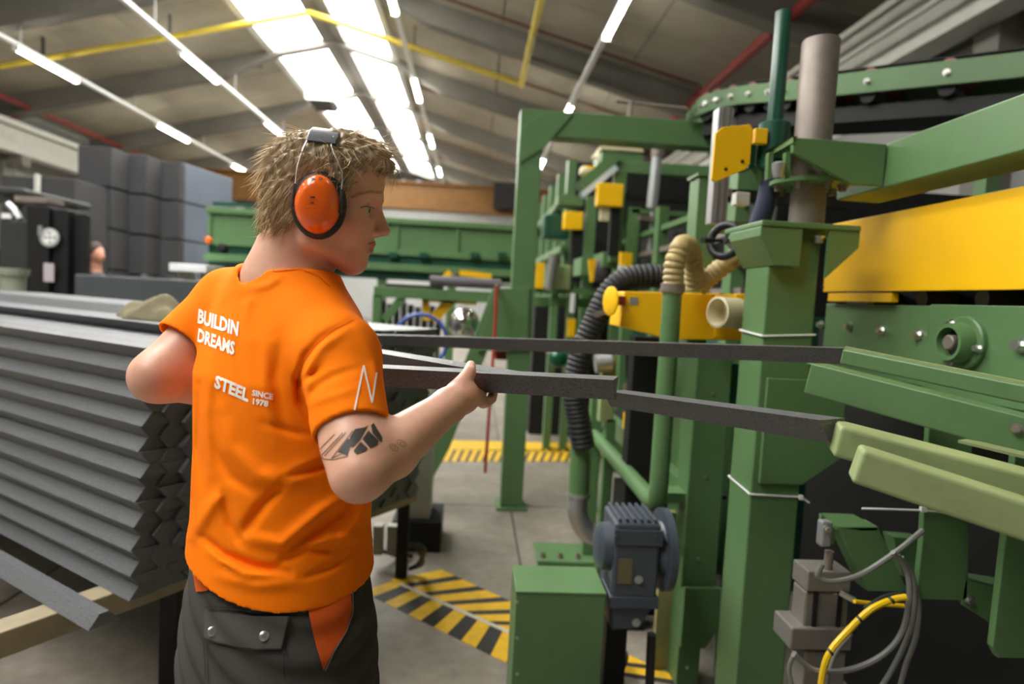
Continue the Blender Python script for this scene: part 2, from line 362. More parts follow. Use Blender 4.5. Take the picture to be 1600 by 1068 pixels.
# ---- bed of the press: black body behind everything paints the shaded interior
t = thing('press_bed', 'green press bed with yellow side guard and bolted bearing plate', 'machine', (1.9, 2.4, 0))
zb = atX(1280, 456, 1.33).z; zt = atX(1600, 290, 1.33).z
MB().box((1.62, 0.5, 0), (2.9, 2.9, 1.45)).build('interior_shade_body', SHADOWY, t)
MB().box((1.33, 0.5, zb), (1.345, 2.38, zt)).build('side_guard', YELLOW, t, 0.003, label='long yellow guard plate')
MB().box((1.345, 0.5, zt - 0.012), (1.75, 2.38, zt)).build('guard_top', YELLOW, t, 0.003)
MB().box((1.335, 1.98, zb - 0.035), (1.36, 2.35, zb - 0.004)).build('guard_lip', YELLOW, t, 0.002)
bolts(t, [atX(1286, 448, 1.33)], LEFT, 0.005, 0.006, SHADOWY)
zp1 = atX(1300, 474, 1.36).z; zp0 = atX(1300, 575, 1.36).z
ym = atX(1452, 520, 1.36).y
MB().box((1.36, ym + 0.002, zp0), (1.385, 2.4, zp1)).build('bolted_plate', GREEN, t, 0.003)
MB().box((1.352, 0.5, zp0 - 0.01), (1.385, ym - 0.002, zp1 + 0.004)).build('bearing_plate', GREEN, t, 0.003)
bolts(t, [atX(u, v, 1.36) for u, v in ((1284, 507), (1328, 510), (1379, 516), (1436, 523))], LEFT, 0.0115, 0.018)
bolts(t, [atX(1597, 540, 1.352)], LEFT, 0.013, 0.02)
MB().box((1.385, 0.5, zp0), (1.62, 2.4, zp0 + 0.02)).build('shelf_plate', GREEN, t)
MB().box((1.5, 0.5, zp1), (1.62, 2.5, zb + 0.2)).build('gap_shade_plate', SHADOWY, t)  # black plate behind the rollers paints the shade of the gap
for u, r in ((1368, 0.03), (1450, 0.026), (1545, 0.026)):
    c = atX(u, 467, 1.42); MB().cyl((1.40, c.y, c.z), (1.62, c.y, c.z), r, 18).build('roller', STEEL, t)
c = atX(1510, 536, 1.352)
fb = MB().lathe(c, LEFT, [(0, 0.074), (0.012, 0.074), (0.016, 0.07)], 28).build('bearing_flange', GREEN, t)
sub(MB().lathe(c, LEFT, [(0.01, 0.056), (0.05, 0.053), (0.056, 0.05), (0.056, 0.041), (0.02, 0.040)], 28), 'bearing_hub', GREEN, fb)
sub(MB().lathe(c, LEFT, [(0.021, 0.0395), (0.026, 0.0395), (0.0262, 0.0001)], 24), 'hub_recess', SHADOWY, fb)
sub(MB().lathe(c, LEFT, [(0.03, 0.021), (0.052, 0.021), (0.055, 0.018)], 20), 'shaft_end', STEEL, fb)
for a in (0.9, 3.3, 5.2):
    q = c + V(0, math.cos(a) * 0.064, math.sin(a) * 0.064) + V(-0.014, 0, 0); sub(MB().hexb(q, LEFT, 0.009, 0.016), 'bolt', BRIGHT, fb)
# ---- column with shaft and clamp
t = thing('lift_column', 'square green column with flared head carrying the bare steel shaft', 'column', (1.0, 2.05, 0))
x0 = atY(1181, 666, 2.0).x; x1 = x0 + 0.165
zc = atY(1230, 372, 2.0).z
MB().box((x0, 2.0, 0.0), (x1, 2.17, zc)).build('post', GREEN, t, 0.006, 3)
zpl = atY(1230, 356, 1.97).z
MB().box((x0 - 0.055, 1.95, zpl), (x1 + 0.1, 2.25, zpl + 0.018)).build('head_plate', GREEN, t, 0.004)
MB().prism([(x0 - 0.055, 1.955, zpl), (x0 + 0.08, 1.955, zpl), (x0 + 0.08, 1.955, zpl - 0.12), (x0 - 0.002, 1.955, zpl - 0.12), (x0 - 0.055, 1.955, zpl - 0.03)], (0, 0.24, 0)).build('gusset', GREEN, t, 0.003)
MB().prism([(x1 + 0.1, 1.955, zpl), (x1 + 0.1, 1.955, zpl - 0.05), (x1 + 0.0, 1.955, zpl - 0.15), (x1 - 0.0, 1.955, zpl)], (0, 0.015, 0)).build('gusset', GREEN, t, 0.002)
MB().prism([(x1 + 0.1, 2.2, zpl), (x1 + 0.1, 2.2, zpl - 0.05), (x1 + 0.0, 2.2, zpl - 0.15), (x1 - 0.0, 2.2, zpl)], (0, 0.015, 0)).build('gusset', GREEN, t, 0.002)
bolts(t, [(x1 - 0.02, 1.98, zpl - 0.018)], (0, 0, -1), 0.014, 0.022)
b0 = atY(1240, 650, 1.985).z; b1 = atY(1240, 757, 1.985).z
MB().prism([(x0 + 0.02, 1.985, b0 + 0.12), (x1 + 0.12, 1.985, b0 + 0.12), (x1 + 0.12, 1.985, b1 + 0.09), (x1 + 0.0, 1.985, b1), (x0 + 0.02, 1.985, b1)], (0, 0.015, 0)).build('side_bracket', GREEN, t, 0.003)
MB().box((x0 - 0.06, 1.94, 0), (x1 + 0.06, 2.23, 0.02)).build('foot_plate', GREEN, t, 0.003)
for v in (525, 772):                                                  # cable ties round the post
    z = atY(1200, v, 2.0).z; m_ = MB(); e = 0.004
    loop = [(x0 - e, 2.0 - e, z), (x1 + e, 2.0 - e, z + (0.012 if v == 525 else -0.004)), (x1 + e, 2.17 + e, z), (x0 - e, 2.17 + e, z + 0.01), (x0 - e, 2.0 - e, z)]
    m_.tube(loop, 0.0035, 6)
    if v == 772: m_.tube([(x1 + e, 2.0 - e, z - 0.004), (x1 + 0.03, 1.99, z - 0.02)], 0.003, 6); m_.box((x1 - 0.006, 1.984, z - 0.01), (x1 + 0.006, 1.994, z + 0.004))
    m_.build('cable_tie', WHITE, t, label='white plastic cable tie')
# shaft
t = thing('steel_shaft', 'bare grey steel shaft standing on the column head', 'shaft', (1.1, 2.1, 1.8))
sxp = atY(1260, 340, 2.1); zs1 = atY(1290, 64, 2.1).z
MB().lathe((sxp.x, 2.1, zpl + 0.018), (0, 0, 1), [(0, 0.056), (0.12, 0.056)], 32).build('lower_length', STEEL, t)
MB().lathe((sxp.x, 2.1, zpl + 0.138), (0, 0, 1), [(0, 0.0585), (zs1 - zpl - 0.142, 0.0585), (zs1 - zpl - 0.138, 0.055), (zs1 - zpl - 0.138, 0.046), (zs1 - zpl - 0.17, 0.046)], 32).build('upper_length', STEEL, t)
# clamp arm
t = thing('clamp_arm', 'green box-section swing arm with gusseted clamp around the steel shaft', 'machine arm', (1.25, 1.8, 2.0))
za1 = atX(1390, 222, 1.26).z; za0 = atX(1390, 291, 1.26).z; ya = 2.22
MB().box((1.26, 0.4, za0), (1.42, ya, za1)).build('arm_beam', GREEN, t, 0.006, 3)
zf = atY(1260, 281, 2.0).z
MB().lathe((sxp.x, 2.1, zf), (0, 0, 1), [(0, 0.125), (0.014, 0.125)], 36).build('clamp_ring', GREEN, t)
for a in np.arange(0.3, 6.2, 0.9): MB().hexb((sxp.x + 0.1 * math.cos(a), 2.1 + 0.1 * math.sin(a), zf), (0, 0, -1), 0.011, 0.02).build('bolt', STEEL, t)
zg = atY(1240, 213, 1.95).z
xa = atY(1239, 215, 1.95).x; xb = atY(1384, 230, 1.95).x
MB().prism([atY(1239, 214, 1.95), atY(1386, 225, 1.95), atY(1380, 291, 1.95), atY(1332, 288, 1.95), atY(1239, 238, 1.95)], (0, 0.018, 0)).build('gusset', GREEN, t, 0.003)
MB().prism([atY(1239, 214, 2.22), atY(1386, 225, 2.22), atY(1380, 291, 2.22), atY(1332, 288, 2.22), atY(1239, 238, 2.22)], (0, 0.018, 0)).build('gusset', GREEN, t, 0.003)
pl0 = atZ(1178, 250, zg); MB().prism([(xa, 1.95, zg - .02), (xa + .012, 1.95, zg - .02), (xa + .012, pl0.y, zg - .02), (pl0.x, pl0.y, zg - .02)], (0, 0, .02)).build('clamp_top_plate', GREEN, t, 0.003)
MB().box((xa + 0.012, 1.968, zg - 0.02), (sxp.x - 0.064, 2.22, zg - 0.004)).build('clamp_web', GREEN, t)
MB().box((sxp.x + 0.064, 1.968, zg - 0.02), (1.26, 2.22, zg - 0.004)).build('clamp_web', GREEN, t)
for u in (1206, 1233): MB().prism([atY(u - 5, 238, 1.99), atY(u + 3, 236, 1.99), atY(u + 1, 278, 1.99), atY(u - 7, 280, 1.99)], (0, 0.02, 0)).build('clamp_rib', GREEN, t)
MB().lathe(atY(1216, 268, 1.98), (0, 0, 1), [(-0.02, 0.014), (0.0, 0.02), (0.025, 0.022), (0.03, 0.012)], 16).build('grease_cup', ALU, t)
# second green beam behind the arm, above the guard
t = thing('tie_beam', 'green tie beam lying behind the yellow guard under the swing arm', 'beam', (1.7, 1.8, 1.9))
MB().box((1.62, 0.6, zt - 0.05), (1.74, 2.0, zt + 0.075)).build('beam', GREEN, t, 0.004)
MB().prism([(1.74, 2.0, zt + .07), (1.62, 2.0, zt + .07), (1.62, 2.25, zt + 0.02), (1.74, 2.25, zt + .02)], (0, 0, -0.06)).build('sloped_end', GREEN, t)
# ---- dark green tube and yellow guard beside the clamp
t = thing('guide_tube', 'dark bottle-green guide tube standing in a wider socket', 'tube', (0.95, 2.15, 2.0))
c0 = atY(1207, 238, 2.2); c1 = atY(1223, 18, 2.2)
MB().lathe(c0, (0, 0, 1), [(0, 0.028), (c1.z - c0.z - .003, 0.028), (c1.z - c0.z, 0.025)], 8).build('hex_tube', DGREEN, t)
MB().lathe(c0, (0, 0, 1), [(-0.06, 0.052), (0.095, 0.052), (0.1, 0.044)], 24).build('socket', DGREEN, t)
MB().tube(smoothpath([c0 + V(0, 0, -0.06), c0 + V(-0.01, 0, -0.18), c0 + V(-0.04, 0.03, -0.32)], 5), 0.034, 14).build('hanging_sleeve', mat('navy_sleeve', srgb(36, 42, 66), .7), t)
t = thing('drive_guard', 'yellow angled sheet guard bolted beside the dark green tube', 'guard', (0.85, 2.1, 2.0))
y_ = 2.16
MB().prism([atY(1112, 280, y_), atY(1118, 208, y_), atY(1130, 198, y_), atY(1172, 194, y_), atY(1176, 200, y_), atY(1172, 256, y_), atY(1166, 264, y_), atY(1118, 284, y_)], (0, 0.012, 0)).build('guard_sheet', YELLOW, t, 0.002)
MB().box(*boxY(1172, 202, 1182, 262, 2.175, 0.1)).build('guard_return', DGREEN, t)
MB().box(*boxY(1180, 200, 1200, 224, 2.15, 0.03)).build('warning_plate', YELLOW, t, 0.003)
bolts(t, [atY(1160, 252, y_), atY(1134, 264, y_)], FRONT, 0.004, 0.005, SHADOWY)
MB().prism([atY(1174, 262, y_ + .03), atY(1240, 232, y_ + .03), atY(1240, 262, y_ + .03), atY(1200, 300, y_ + .03), atY(1180, 280, y_ + .03)], (0, 0.015, 0)).build('bracket', GREEN, t)
t = thing('profile_column', 'silver aluminium profile column behind the yellow guard', 'column', (0.8, 2.3, 1.9))
a_, b_ = boxY(1117, 167, 1141, 350, 2.45, 0.06)
MB().box(a_, b_).build('profile', ALU, t, 0.003)
for k in (0.3, 0.7): MB().box((a_[0] + (b_[0] - a_[0]) * k - 0.004, 2.446, a_[2]), (a_[0] + (b_[0] - a_[0]) * k + 0.004, 2.45, b_[2] if b_[2] > a_[2] else a_[2])).build('slot', STEEL, t)
MB().box(*boxY(1139, 183, 1148, 230, 2.46, 0.03)).build('sensor_rail', ALU, t)
# hand wheel
t = thing('hand_wheel', 'black crank hand wheel with a turning grip', 'wheel', (0.9, 2.2, 1.75))
c = atY(1133, 376, 2.3); ax = V(-0.75, -0.6, 0.1).normalized()
s_ = ax.cross(V(0, 0, 1)).normalized(); q_ = ax.cross(s_)
rim = [c + (s_ * math.cos(a) + q_ * math.sin(a)) * 0.058 for a in np.linspace(0, 2 * PI, 29)]
MB().tube(rim, 0.015, 10).build('rim', BLACK, t)
for a in (0.3, 0.3 + 2 * PI / 3, 0.3 + 4 * PI / 3): MB().tube([c, c + (s_ * math.cos(a) + q_ * math.sin(a)) * 0.05], 0.006, 6).build('spoke', BLACK, t)
MB().lathe(c, ax, [(-0.08, 0.01), (-0.01, 0.012), (0.012, 0.014)], 12).build('hub', BLACK, t)
g0 = c + (s_ * math.cos(2.6) + q_ * math.sin(2.6)) * 0.045
g0 = atY(1118, 376, 2.29); g1 = atY(1098, 375, 2.24)
MB().tube([c, g0, g0 + (g1 - g0) * 0.2, g1], [0.004, 0.006, 0.009, 0.011], 10).build('grip', BLACK, t)
# ---- feed guides that take the bars
t = thing('guide_rail', 'narrow green feed guide that receives the upper straight bar', 'guide rail', (1.0, 1.4, 1.4))
A = P(1320, 556, 1.5); B = P(1640, 622, 1.24); B = A + (B - A) * ((1.33 - A.x) / (B.x - A.x))
MB().bar(A, B, 0.055, 0.036).build('channel', GREEN, t, 0.004)
MB().bar(A + V(0, 0, 0.02), B + V(0, 0, 0.02), 0.012, 0.006, off=0.0).build('lip', GREEN2, t)
t = thing('support_beam', 'green angle support beam under the feed guides with drilled holes', 'beam', (1.1, 1.6, 1.3))
A = P(1264, 590, 1.75); B = P(1640, 690, 1.42); B = A + (B - A) * ((1.6 - A.x) / (B.x - A.x))
MB().bar(A, B, 0.03, 0.085).build('web', GREEN, t, 0.004)
MB().bar(A + V(0.02, 0.03, 0.04), B + V(0.02, 0.03, 0.04), 0.09, 0.006).build('flange', GREEN, t, 0.002)
d_ = (B - A).normalized(); n_ = d_.cross(V(0, 0, 1)).normalized(); n_ = n_ if n_.y < 0 else -n_
for (u, v) in ((1394, 624), (1407, 626), (1440, 637), (1454, 641)):
    c = P(u, v, 1.75 + (1.42 - 1.75) * (u - 1264) / 376) + n_ * 0.012; MB().lathe(c, n_, [(0, 0.004), (0.004, 0.004)], 10).build('hole_plug', SHADOWY, t)
bolts(t, [P(1590, 668, 1.45) + n_ * 0.014], n_, 0.008, 0.01, STEEL)
MB().bar(P(1640, 720, 1.36), P(1505, 688, 1.5), 0.05, 0.006).build('lower_flange', GREEN2, t)
t = thing('guide_trough', 'worn pale green trough that receives the short lower bar', 'guide rail', (0.65, 1.0, 1.3))
A = P(1299, 684, 1.04); B = P(1700, 790, 0.93); B = A + (B - A) * 1.5
MB().bar(A + V(.01, .012, 0), B + V(.01, .012, 0), 0.085, 0.05).build('channel', GREEN2, t, 0.006, 3)
Q = A + (B - A) * .92; MB().bar(Q + V(0, 0, -.045), (1.64, Q.y + .12, Q.z - .045), .05, .04).build('support_arm', GREEN, t, .003)
t = thing('guide_trough', 'worn pale green trough beside the first, standing proud of it', 'guide rail', (0.65, 0.9, 1.3))
A = P(1336, 722, 0.955); B = P(1760, 862, 0.84); B = A + (B - A) * 1.35
Q = A + (B - A) * .92; MB().bar(Q + V(0, 0, -.047), (1.64, Q.y + .05, Q.z - .047), .05, .04).build('support_arm', GREEN, t, .003)
MB().bar(A, B, 0.055, 0.052).build('channel', GREEN2, t, 0.006, 3)
MB().bar(A + V(0.02, 0.015, 0.0), B + V(0.02, 0.015, 0), 0.03, 0.044).build('inner_wall', GREEN2, t, 0.003)
# plates hanging below the support beam
t = thing('hanger_plate', 'tall green hanger plate with a cable tie under the pale troughs', 'bracket', (1.2, 1.7, 0.9))
y_ = 1.62
MB().prism([atY(1452, 668, y_), atY(1520, 672, y_), atY(1512, 938, y_), atY(1431, 936, y_), atY(1440, 860, y_)], (0, 0.02, 0)).build('plate', GREEN, t, 0.003)
MB().tube([atY(1347, 794, y_ - .01), atY(1446, 797, y_ - .01), atY(1485, 800, y_ - .01)], 0.0028, 6).build('cable_tie', WHITE, t)
MB().box(*boxY(1440, 792, 1449, 800, y_ - .015, .01)).build('tie_head', WHITE, t)
t = thing('hanger_plate', 'broad green hanger plate ending in a chamfered corner', 'bracket', (1.4, 1.5, 0.9))
y_ = 1.5
MB().prism([atY(1586, 712, y_), atY(1700, 730, y_), atY(1690, 1030, y_), atY(1560, 1028, y_), atY(1551, 1010, y_)], (0, 0.02, 0)).build('plate', GREEN, t, 0.003)
MB().prism([atY(1508, 905, y_ + .12), atY(1560, 918, y_ + .12), atY(1556, 978, y_ + .12), atY(1502, 944, y_ + .12)], (0, 0.015, 0)).build('foot_bracket', GREEN, t, 0.002)
MB().prism([atY(1508, 904, y_ + .12), atY(1560, 917, y_ + .12), atY(1562, 905, y_ + .22), atY(1512, 897, y_ + .22)], (0, 0, 0.004)).build('bracket_top', GREEN, t)
bolts(t, [atY(1514, 937, y_ + .12)], FRONT, 0.009, 0.012)
# lever arm and pneumatic cylinder
t = thing('lever_arm', 'short green lever arm with a clevis above the air cylinder', 'lever', (0.9, 1.6, 0.9))
y_ = 1.68
MB().prism([atY(1308, 822, y_), atY(1372, 822, y_), atY(1420, 925, y_), atY(1356, 924, y_)], (0, 0.06, 0)).build('arm', GREEN, t, 0.004)
MB().prism([atY(1283, 800, y_ + .03), atY(1333, 802, y_ + .03), atY(1372, 823, y_), atY(1308, 823, y_)], (0, 0, -0.012)).build('top_plate', GREEN, t, 0.002)
MB().prism([atY(1283, 802, y_ + .01), atY(1308, 824, y_ + .01), atY(1303, 850, y_ + .01), atY(1282, 828, y_ + .01)], (0, 0.012, 0)).build('end_plate', GREEN, t, 0.002)
MB().prism([atY(1395, 838, y_ + .1), atY(1440, 842, y_ + .1), atY(1436, 900, y_ + .1), atY(1410, 900, y_ + .1)], (0, 0.05, 0)).build('pivot_block', GREEN, t, 0.003)
t = thing('air_cylinder', 'grey aluminium pneumatic cylinder with a clevis rod', 'cylinder', (0.85, 1.65, 0.6))
y_ = 1.65
MB().box(*boxY(1284, 815, 1301, 855, y_, 0.03)).build('clevis', ALU, t, 0.006)
MB().cyl(atY(1296, 860, y_ + .02), atY(1292, 900, y_ + .02), 0.012, 12).build('rod', STEEL, t)
MB().hexb(atY(1292, 826, y_), FRONT, 0.008, 0.01).build('bolt', BRIGHT, t)
CYL = mat('cylinder_grey', srgb(122, 118, 112), 0.45, 0.3, var=0.08, dirt=0.2)
MB().box(*boxY(1262, 893, 1330, 925, y_, 0.085)).build('upper_cap', CYL, t, 0.004)
MB().box(*boxY(1257, 925, 1326, 986, y_ + 0.006, 0.072)).build('barrel', CYL, t, 0.006)
for u in (1274, 1312): MB().box(*boxY(u - 3, 925, u + 3, 986, y_ + 0.0, 0.01)).build('slot_rail', SHADOWY, t)
MB().box(*boxY(1236, 982, 1332, 1016, y_ - .01, 0.105)).build('trunnion', CYL, t, 0.005)
MB().box(*boxY(1250, 1016, 1315, 1200, y_ + .004, 0.075)).build('lower_barrel', CYL, t, 0.005)
MB().cyl(atY(1312, 925, y_ - 0.0), atY(1336, 938, y_ - .02), 0.009, 10).build('air_fitting', BRIGHT, t)
MB().cyl((atY(1280, 1200, y_ + .04).x, y_ + .04, 0), atY(1280, 1200, y_ + .04), 0.03, 14).build('pivot_post', GREEN, t)
t = thing('cable_bundle', 'bundle of grey cables looping beside the air cylinder', 'cable', (0.95, 1.6, 0.6))
y_ = 1.58
def cab(px, r, m, nm, dy=0.0):
    pts = [atY(u, v, y_ + dy + (k % 2) * 0.006) for k, (u, v) in enumerate(px)]
    MB().tube(smoothpath(pts, 8), r, 8).build(nm, m, t)
cab([(1285, 880), (1278, 900), (1300, 908), (1345, 897), (1400, 862), (1442, 828)], 0.0075, CABLE, 'cable')
cab([(1395, 862), (1416, 890), (1421, 930), (1410, 985), (1380, 1022), (1330, 1045), (1275, 1047), (1240, 1022)], 0.0075, CABLE, 'cable', -.02)
cab([(1402, 866), (1426, 900), (1428, 960), (1412, 1010), (1380, 1068), (1340, 1120)], 0.007, CABLE, 'cable', .01)
cab([(1408, 870), (1434, 930), (1432, 990), (1415, 1040), (1402, 1090)], 0.007, CABLE, 'cable', .03)
cab([(1242, 1018), (1233, 1045), (1240, 1080)], 0.006, CABLE, 'cable')
cab([(1416, 932), (1395, 936), (1360, 952), (1325, 985), (1296, 1020), (1284, 1060), (1281, 1110)], 0.0085, YCABLE, 'yellow_cable', -.04)
cab([(1335, 939), (1362, 942), (1412, 946)], 0.006, YCABLE, 'yellow_cable', .02)
cab([(1410, 926), (1380, 932), (1350, 950)], 0.005, RUBBER, 'black_cable', -.02)
cab([(1330, 990), (1306, 1020), (1294, 1060), (1290, 1110)], 0.005, CABLE, 'cable', -.01)
for (u, v) in ((1393, 937), (1343, 967), (1297, 1018)):
    c = atY(u, v, y_ - .04); MB().lathe(c, (0.75, 0.0, 0.6), [(-0.003, 0.0105), (0.003, 0.0105)], 10).build('cable_tie', BLACK, t)
# ---- frame left of the column
t = thing('side_frame', 'tall green box frame standing beside the square column', 'frame', (0.85, 2.5, 0))
y_ = 2.42
MB().box(*boxY(1077, 555, 1132, 918, y_, 0.14)).build('upright', GREEN, t, 0.005)
a_, b_ = boxY(1066, 918, 1124, 1012, y_ - .015, 0.16)
MB().prism([(a_[0], y_ - .02, b_[2]), (b_[0], y_ - .02, b_[2]), (b_[0], y_ - .02, a_[2] + 0.09), (b_[0] - 0.05, y_ - .02, a_[2]), (a_[0], y_ - .02, a_[2])], (0, 0.17, 0)).build('splice_plate', GREEN, t, 0.003)
MB().box((a_[0], y_, 0), (a_[0] + 0.09, y_ + .14, a_[2])).build('lower_post', GREEN, t, 0.003)
MB().box(*boxY(1133, 560, 1162, 1300, y_ + .05, 0.06)).build('back_plate', GREEN, t)
MB().box(*boxY(1133, 568, 1162, 640, y_ + .03, 0.015)).build('cover_panel', DGREEN, t)
bolts(t, [atY(u, v, y_) for u, v in ((1103, 745), (1114, 615), (1091, 873))] + [atY(1073, 1042, y_)], FRONT, 0.005, 0.006)
MB().box(*boxY(1020, 800, 1062, 1300, y_ + .12, 0.03)).build('mount_plate', mat('stained_green', srgb(150, 142, 92), 0.5, var=0.2, scale=5, dirt=0.5, dirtcol=srgb(96, 124, 70)), t)
MB().box(*boxY(1052, 760, 1072, 1300, y_ + .06, 0.05)).build('mount_edge', GREEN, t, 0.003)
MB().box(*boxY(1040, 770, 1078, 786, y_ + .02, 0.1)).build('shelf', GREEN, t, 0.002)
# rails running along the machine
xz_ = atY(1077, 785, 2.5)
MB().box((xz_.x - 0.03, 2.56, xz_.z - 0.02), (xz_.x + 0.03, 4.6, xz_.z + 0.08)).build('long_rail', GREEN, t, 0.003)
MB().box((xz_.x + 0.03, 2.56, xz_.z + 0.0), (xz_.x + 0.2, 4.6, xz_.z + 0.015)).build('rail_shelf', SHADOWY, t)
xe = xz_.x
for y in (3.4, 4.5): MB().box((xe - 0.04, y, 0), (xe + 0.04, y + 0.08, xz_.z - 0.02)).build('leg', GREEN, t, 0.003)
# upright behind yellow box
t = thing('rear_upright', 'green square upright rising behind the yellow suction box', 'column', (0.9, 2.7, 0))
a_, b_ = boxY(1086, 275, 1116, 470, 2.72, 0.12); MB().box((a_[0], 2.72, 0), (b_[0], 2.84, b_[2])).build('post', GREEN, t, 0.004)
MB().box((a_[0] - .01, 2.71, b_[2]), (b_[0] + .01, 2.85, b_[2] + .012)).build('cap', GREEN, t)
for v in (300, 350): MB().box(*boxY(1117, v, 1330, v + 18, 2.74, 0.06)).build('cross_rail', GREEN if v > 320 else SHADOWY, t)
MB().cyl(atY(1132, 300, 2.68), atY(1129, 345, 2.68), 0.016, 12).build('rod', ALU, t); MB().cyl(atY(1133, 296, 2.68), atY(1133, 308, 2.68), 0.03, 14).build('collar', STEEL, t)
MB().box(*boxY(1150, 300, 1172, 320, 2.6, 0.05)).build('junction_box', WHITE, t, .003)
# ---- yellow suction box with hoses
t = thing('suction_box', 'long yellow suction box with a cream nozzle stub', 'machine box', (0.9, 2.9, 1.4))
y_ = 2.55
MB().prism([atY(976, 455, y_), atY(1190, 460, y_), atY(1188, 532, y_), atY(1048, 530, y_), atY(968, 510, y_)], (0, 0.2, 0)).build('body', YELLOW, t, 0.004)
MB().box(*boxY(1120, 458, 1135, 528, y_ - .012, 0.012)).build('edge_strip', YELLOW, t)
MB().box(*boxY(984, 464, 997, 476, y_ - .004, 0.006)).build('label_plate', ALU, t)
MB().box(*boxY(964, 462, 978, 477, y_ - .02, 0.05)).build('red_switch', RED, t, .003)
c = atY(955, 470, y_ - .03); MB().lathe(c, V(-0.95, -0.3, 0), [(0, 0.058), (0.006, 0.058), (0.01, 0.05)], 28).build('round_disc', YELLOW, t)
MB().prism([atY(1150, 460, 2.3), atY(1176, 458, 2.3), atY(1170, 470, 2.3), atY(1164, 483, 2.3), atY(1168, 497, 2.3), atY(1176, 505, 2.3), atY(1150, 506, 2.3)], (0, 0.2, 0)).build('nozzle_bracket', YELLOW, t, 0.002)
c = atY(1152, 489, 2.3); ax = V(-0.93, -0.36, 0.0).normalized()
MB().lathe(c, ax, [(0, 0.055), (0.095, 0.057), (0.098, 0.05), (0.08, 0.048), (0.03, 0.046)], 28).build('nozzle_stub', CREAM, t)
MB().box(*boxY(1163, 470, 1186, 505, 2.33, 0.1)).build('dark_boss', SHADOWY, t, 0.01)
MB().box((atY(990, 500, 2.9).x, 2.85, 0.0), (atY(1035, 500, 2.9).x, 2.95, atY(1000, 525, 2.9).z)).build('stand_post', SHADOWY, t)
t = thing('duct_pipe', 'green vertical duct pipe with an elbow running into a long level pipe', 'pipe', (0.72, 2.4, 1.0))
y_ = 2.36
top = atY(1062, 448, y_); el = atY(1017, 792, y_)
xd = top.x * 0.5 + el.x * 0.5; zl = el.z
path = [(xd, y_, top.z), (xd, y_, zl + 0.09)] + smoothpath([(xd, y_, zl + 0.08), (xd, y_ + 0.02, zl + 0.02), (xd, y_ + 0.09, zl)], 5)[1:] + [(xd, 3.75, zl)]
MB().tube(path, 0.036, 18).build('pipe', GREEN, t)
MB().cyl((xd, y_, zl - 0.02), (xd, y_, zl - 0.06), 0.025, 14).build('drain_stub', SHADOWY, t)
def corr(pts, r, dr, nm, m, par, step=0.012):
    pp = [Vector(p) for p in smoothpath(pts, 60)]; out = [pp[0]]; acc = 0
    for a, b in zip(pp[:-1], pp[1:]):
        acc += (b - a).length
        if acc >= step / 4: out.append(b); acc = 0
    return MB().tube(out, [r + dr * (-1, 0.6, 1, 0.6)[k % 4] for k in range(len(out))], 16).build(nm, m, par)
hz = top.z
t = thing('suction_hose', 'beige ribbed suction hose arching over the green duct pipe', 'hose', (0.75, 2.4, 1.5))
xh = xd
corr([(xh, y_, hz - 0.03), (xh, y_, hz + 0.08), atY(1059, 400, y_), atY(1065, 384, y_ + .01), atY(1076, 386, y_ + .05), atY(1083, 412, y_ + .09), atY(1087, 452, y_ + .12)], 0.037, 0.0035, 'arched_hose', BEIGE, t, 0.021)
corr([atY(1090, 450, y_ + .13), atY(1112, 430, y_ + .12), atY(1140, 408, y_ + .08), atY(1172, 388, y_ + .06)], 0.036, 0.0025, 'straight_hose', BEIGE, t, 0.018)
MB().lathe((xh, y_, hz - 0.02), (0, 0, 1), [(0, 0.045), (0.03, 0.045)], 20).build('hose_clip', STEEL, t)
t = thing('extraction_hose', 'thick black ribbed hose bending down behind the bars', 'hose', (0.5, 3, 1.2))
y_ = 3.05
corr([atY(1060, 434, y_), atY(1010, 431, y_), atY(975, 438, y_), atY(952, 458, y_), atY(930, 500, y_), atY(908, 555, y_), atY(898, 610, y_), atY(905, 660, y_), atY(912, 700, y_)], 0.056, 0.0035, 'hose', RUBBER, t, 0.02)
MB().lathe(atY(936, 488, y_), V(0.4, 0, -.9), [(-0.012, 0.066), (0.012, 0.066)], 20).build('hose_clip', STEEL, t)
t = thing('floor_duct', 'green floor duct with a grey elbow on a bolted foot plate', 'duct', (0.55, 3.2, 0))
y_ = 3.1
MB().cyl(atY(908, 686, y_), atY(904, 770, y_), 0.052, 20).build('duct', GREEN, t)
MB().lathe(atY(910, 684, y_), (0, 0, 1), [(-0.01, 0.057), (0.008, 0.057)], 20).build('ring', ALU, t)
MB().lathe(atY(904, 772, y_), (0, 0, 1), [(-0.01, 0.057), (0.008, 0.057)], 20).build('ring', ALU, t)
pc = atY(904, 770, y_)
MB().tube(smoothpath([pc, pc + V(0, 0, -0.1), pc + V(0.05, 0, -.19), pc + V(.12, 0, -.22)], 6), 0.05, 18).build('elbow', ALU, t)
fx = atZ(880, 872, 0.03)
a0 = atZ(840, 880, 0.02); a1 = atZ(932, 880, 0.02)
MB().box((a0.x, a0.y, 0), (a1.x + .1, a0.y + 0.28, 0.035)).build('foot_plate', GREEN, t, 0.004)
MB().box((a1.x - 0.07, a0.y + .1, 0.035), (a1.x + 0.0, a0.y + .17, pc.z + 0.5)).build('stand_post', GREEN, t, 0.004)
for k in (0.1, 0.4, 0.7): MB().hexb((a0.x + (a1.x - a0.x) * k, a0.y + .06, 0.035), (0, 0, 1), 0.012, 0.03).build('bolt', STEEL, t)
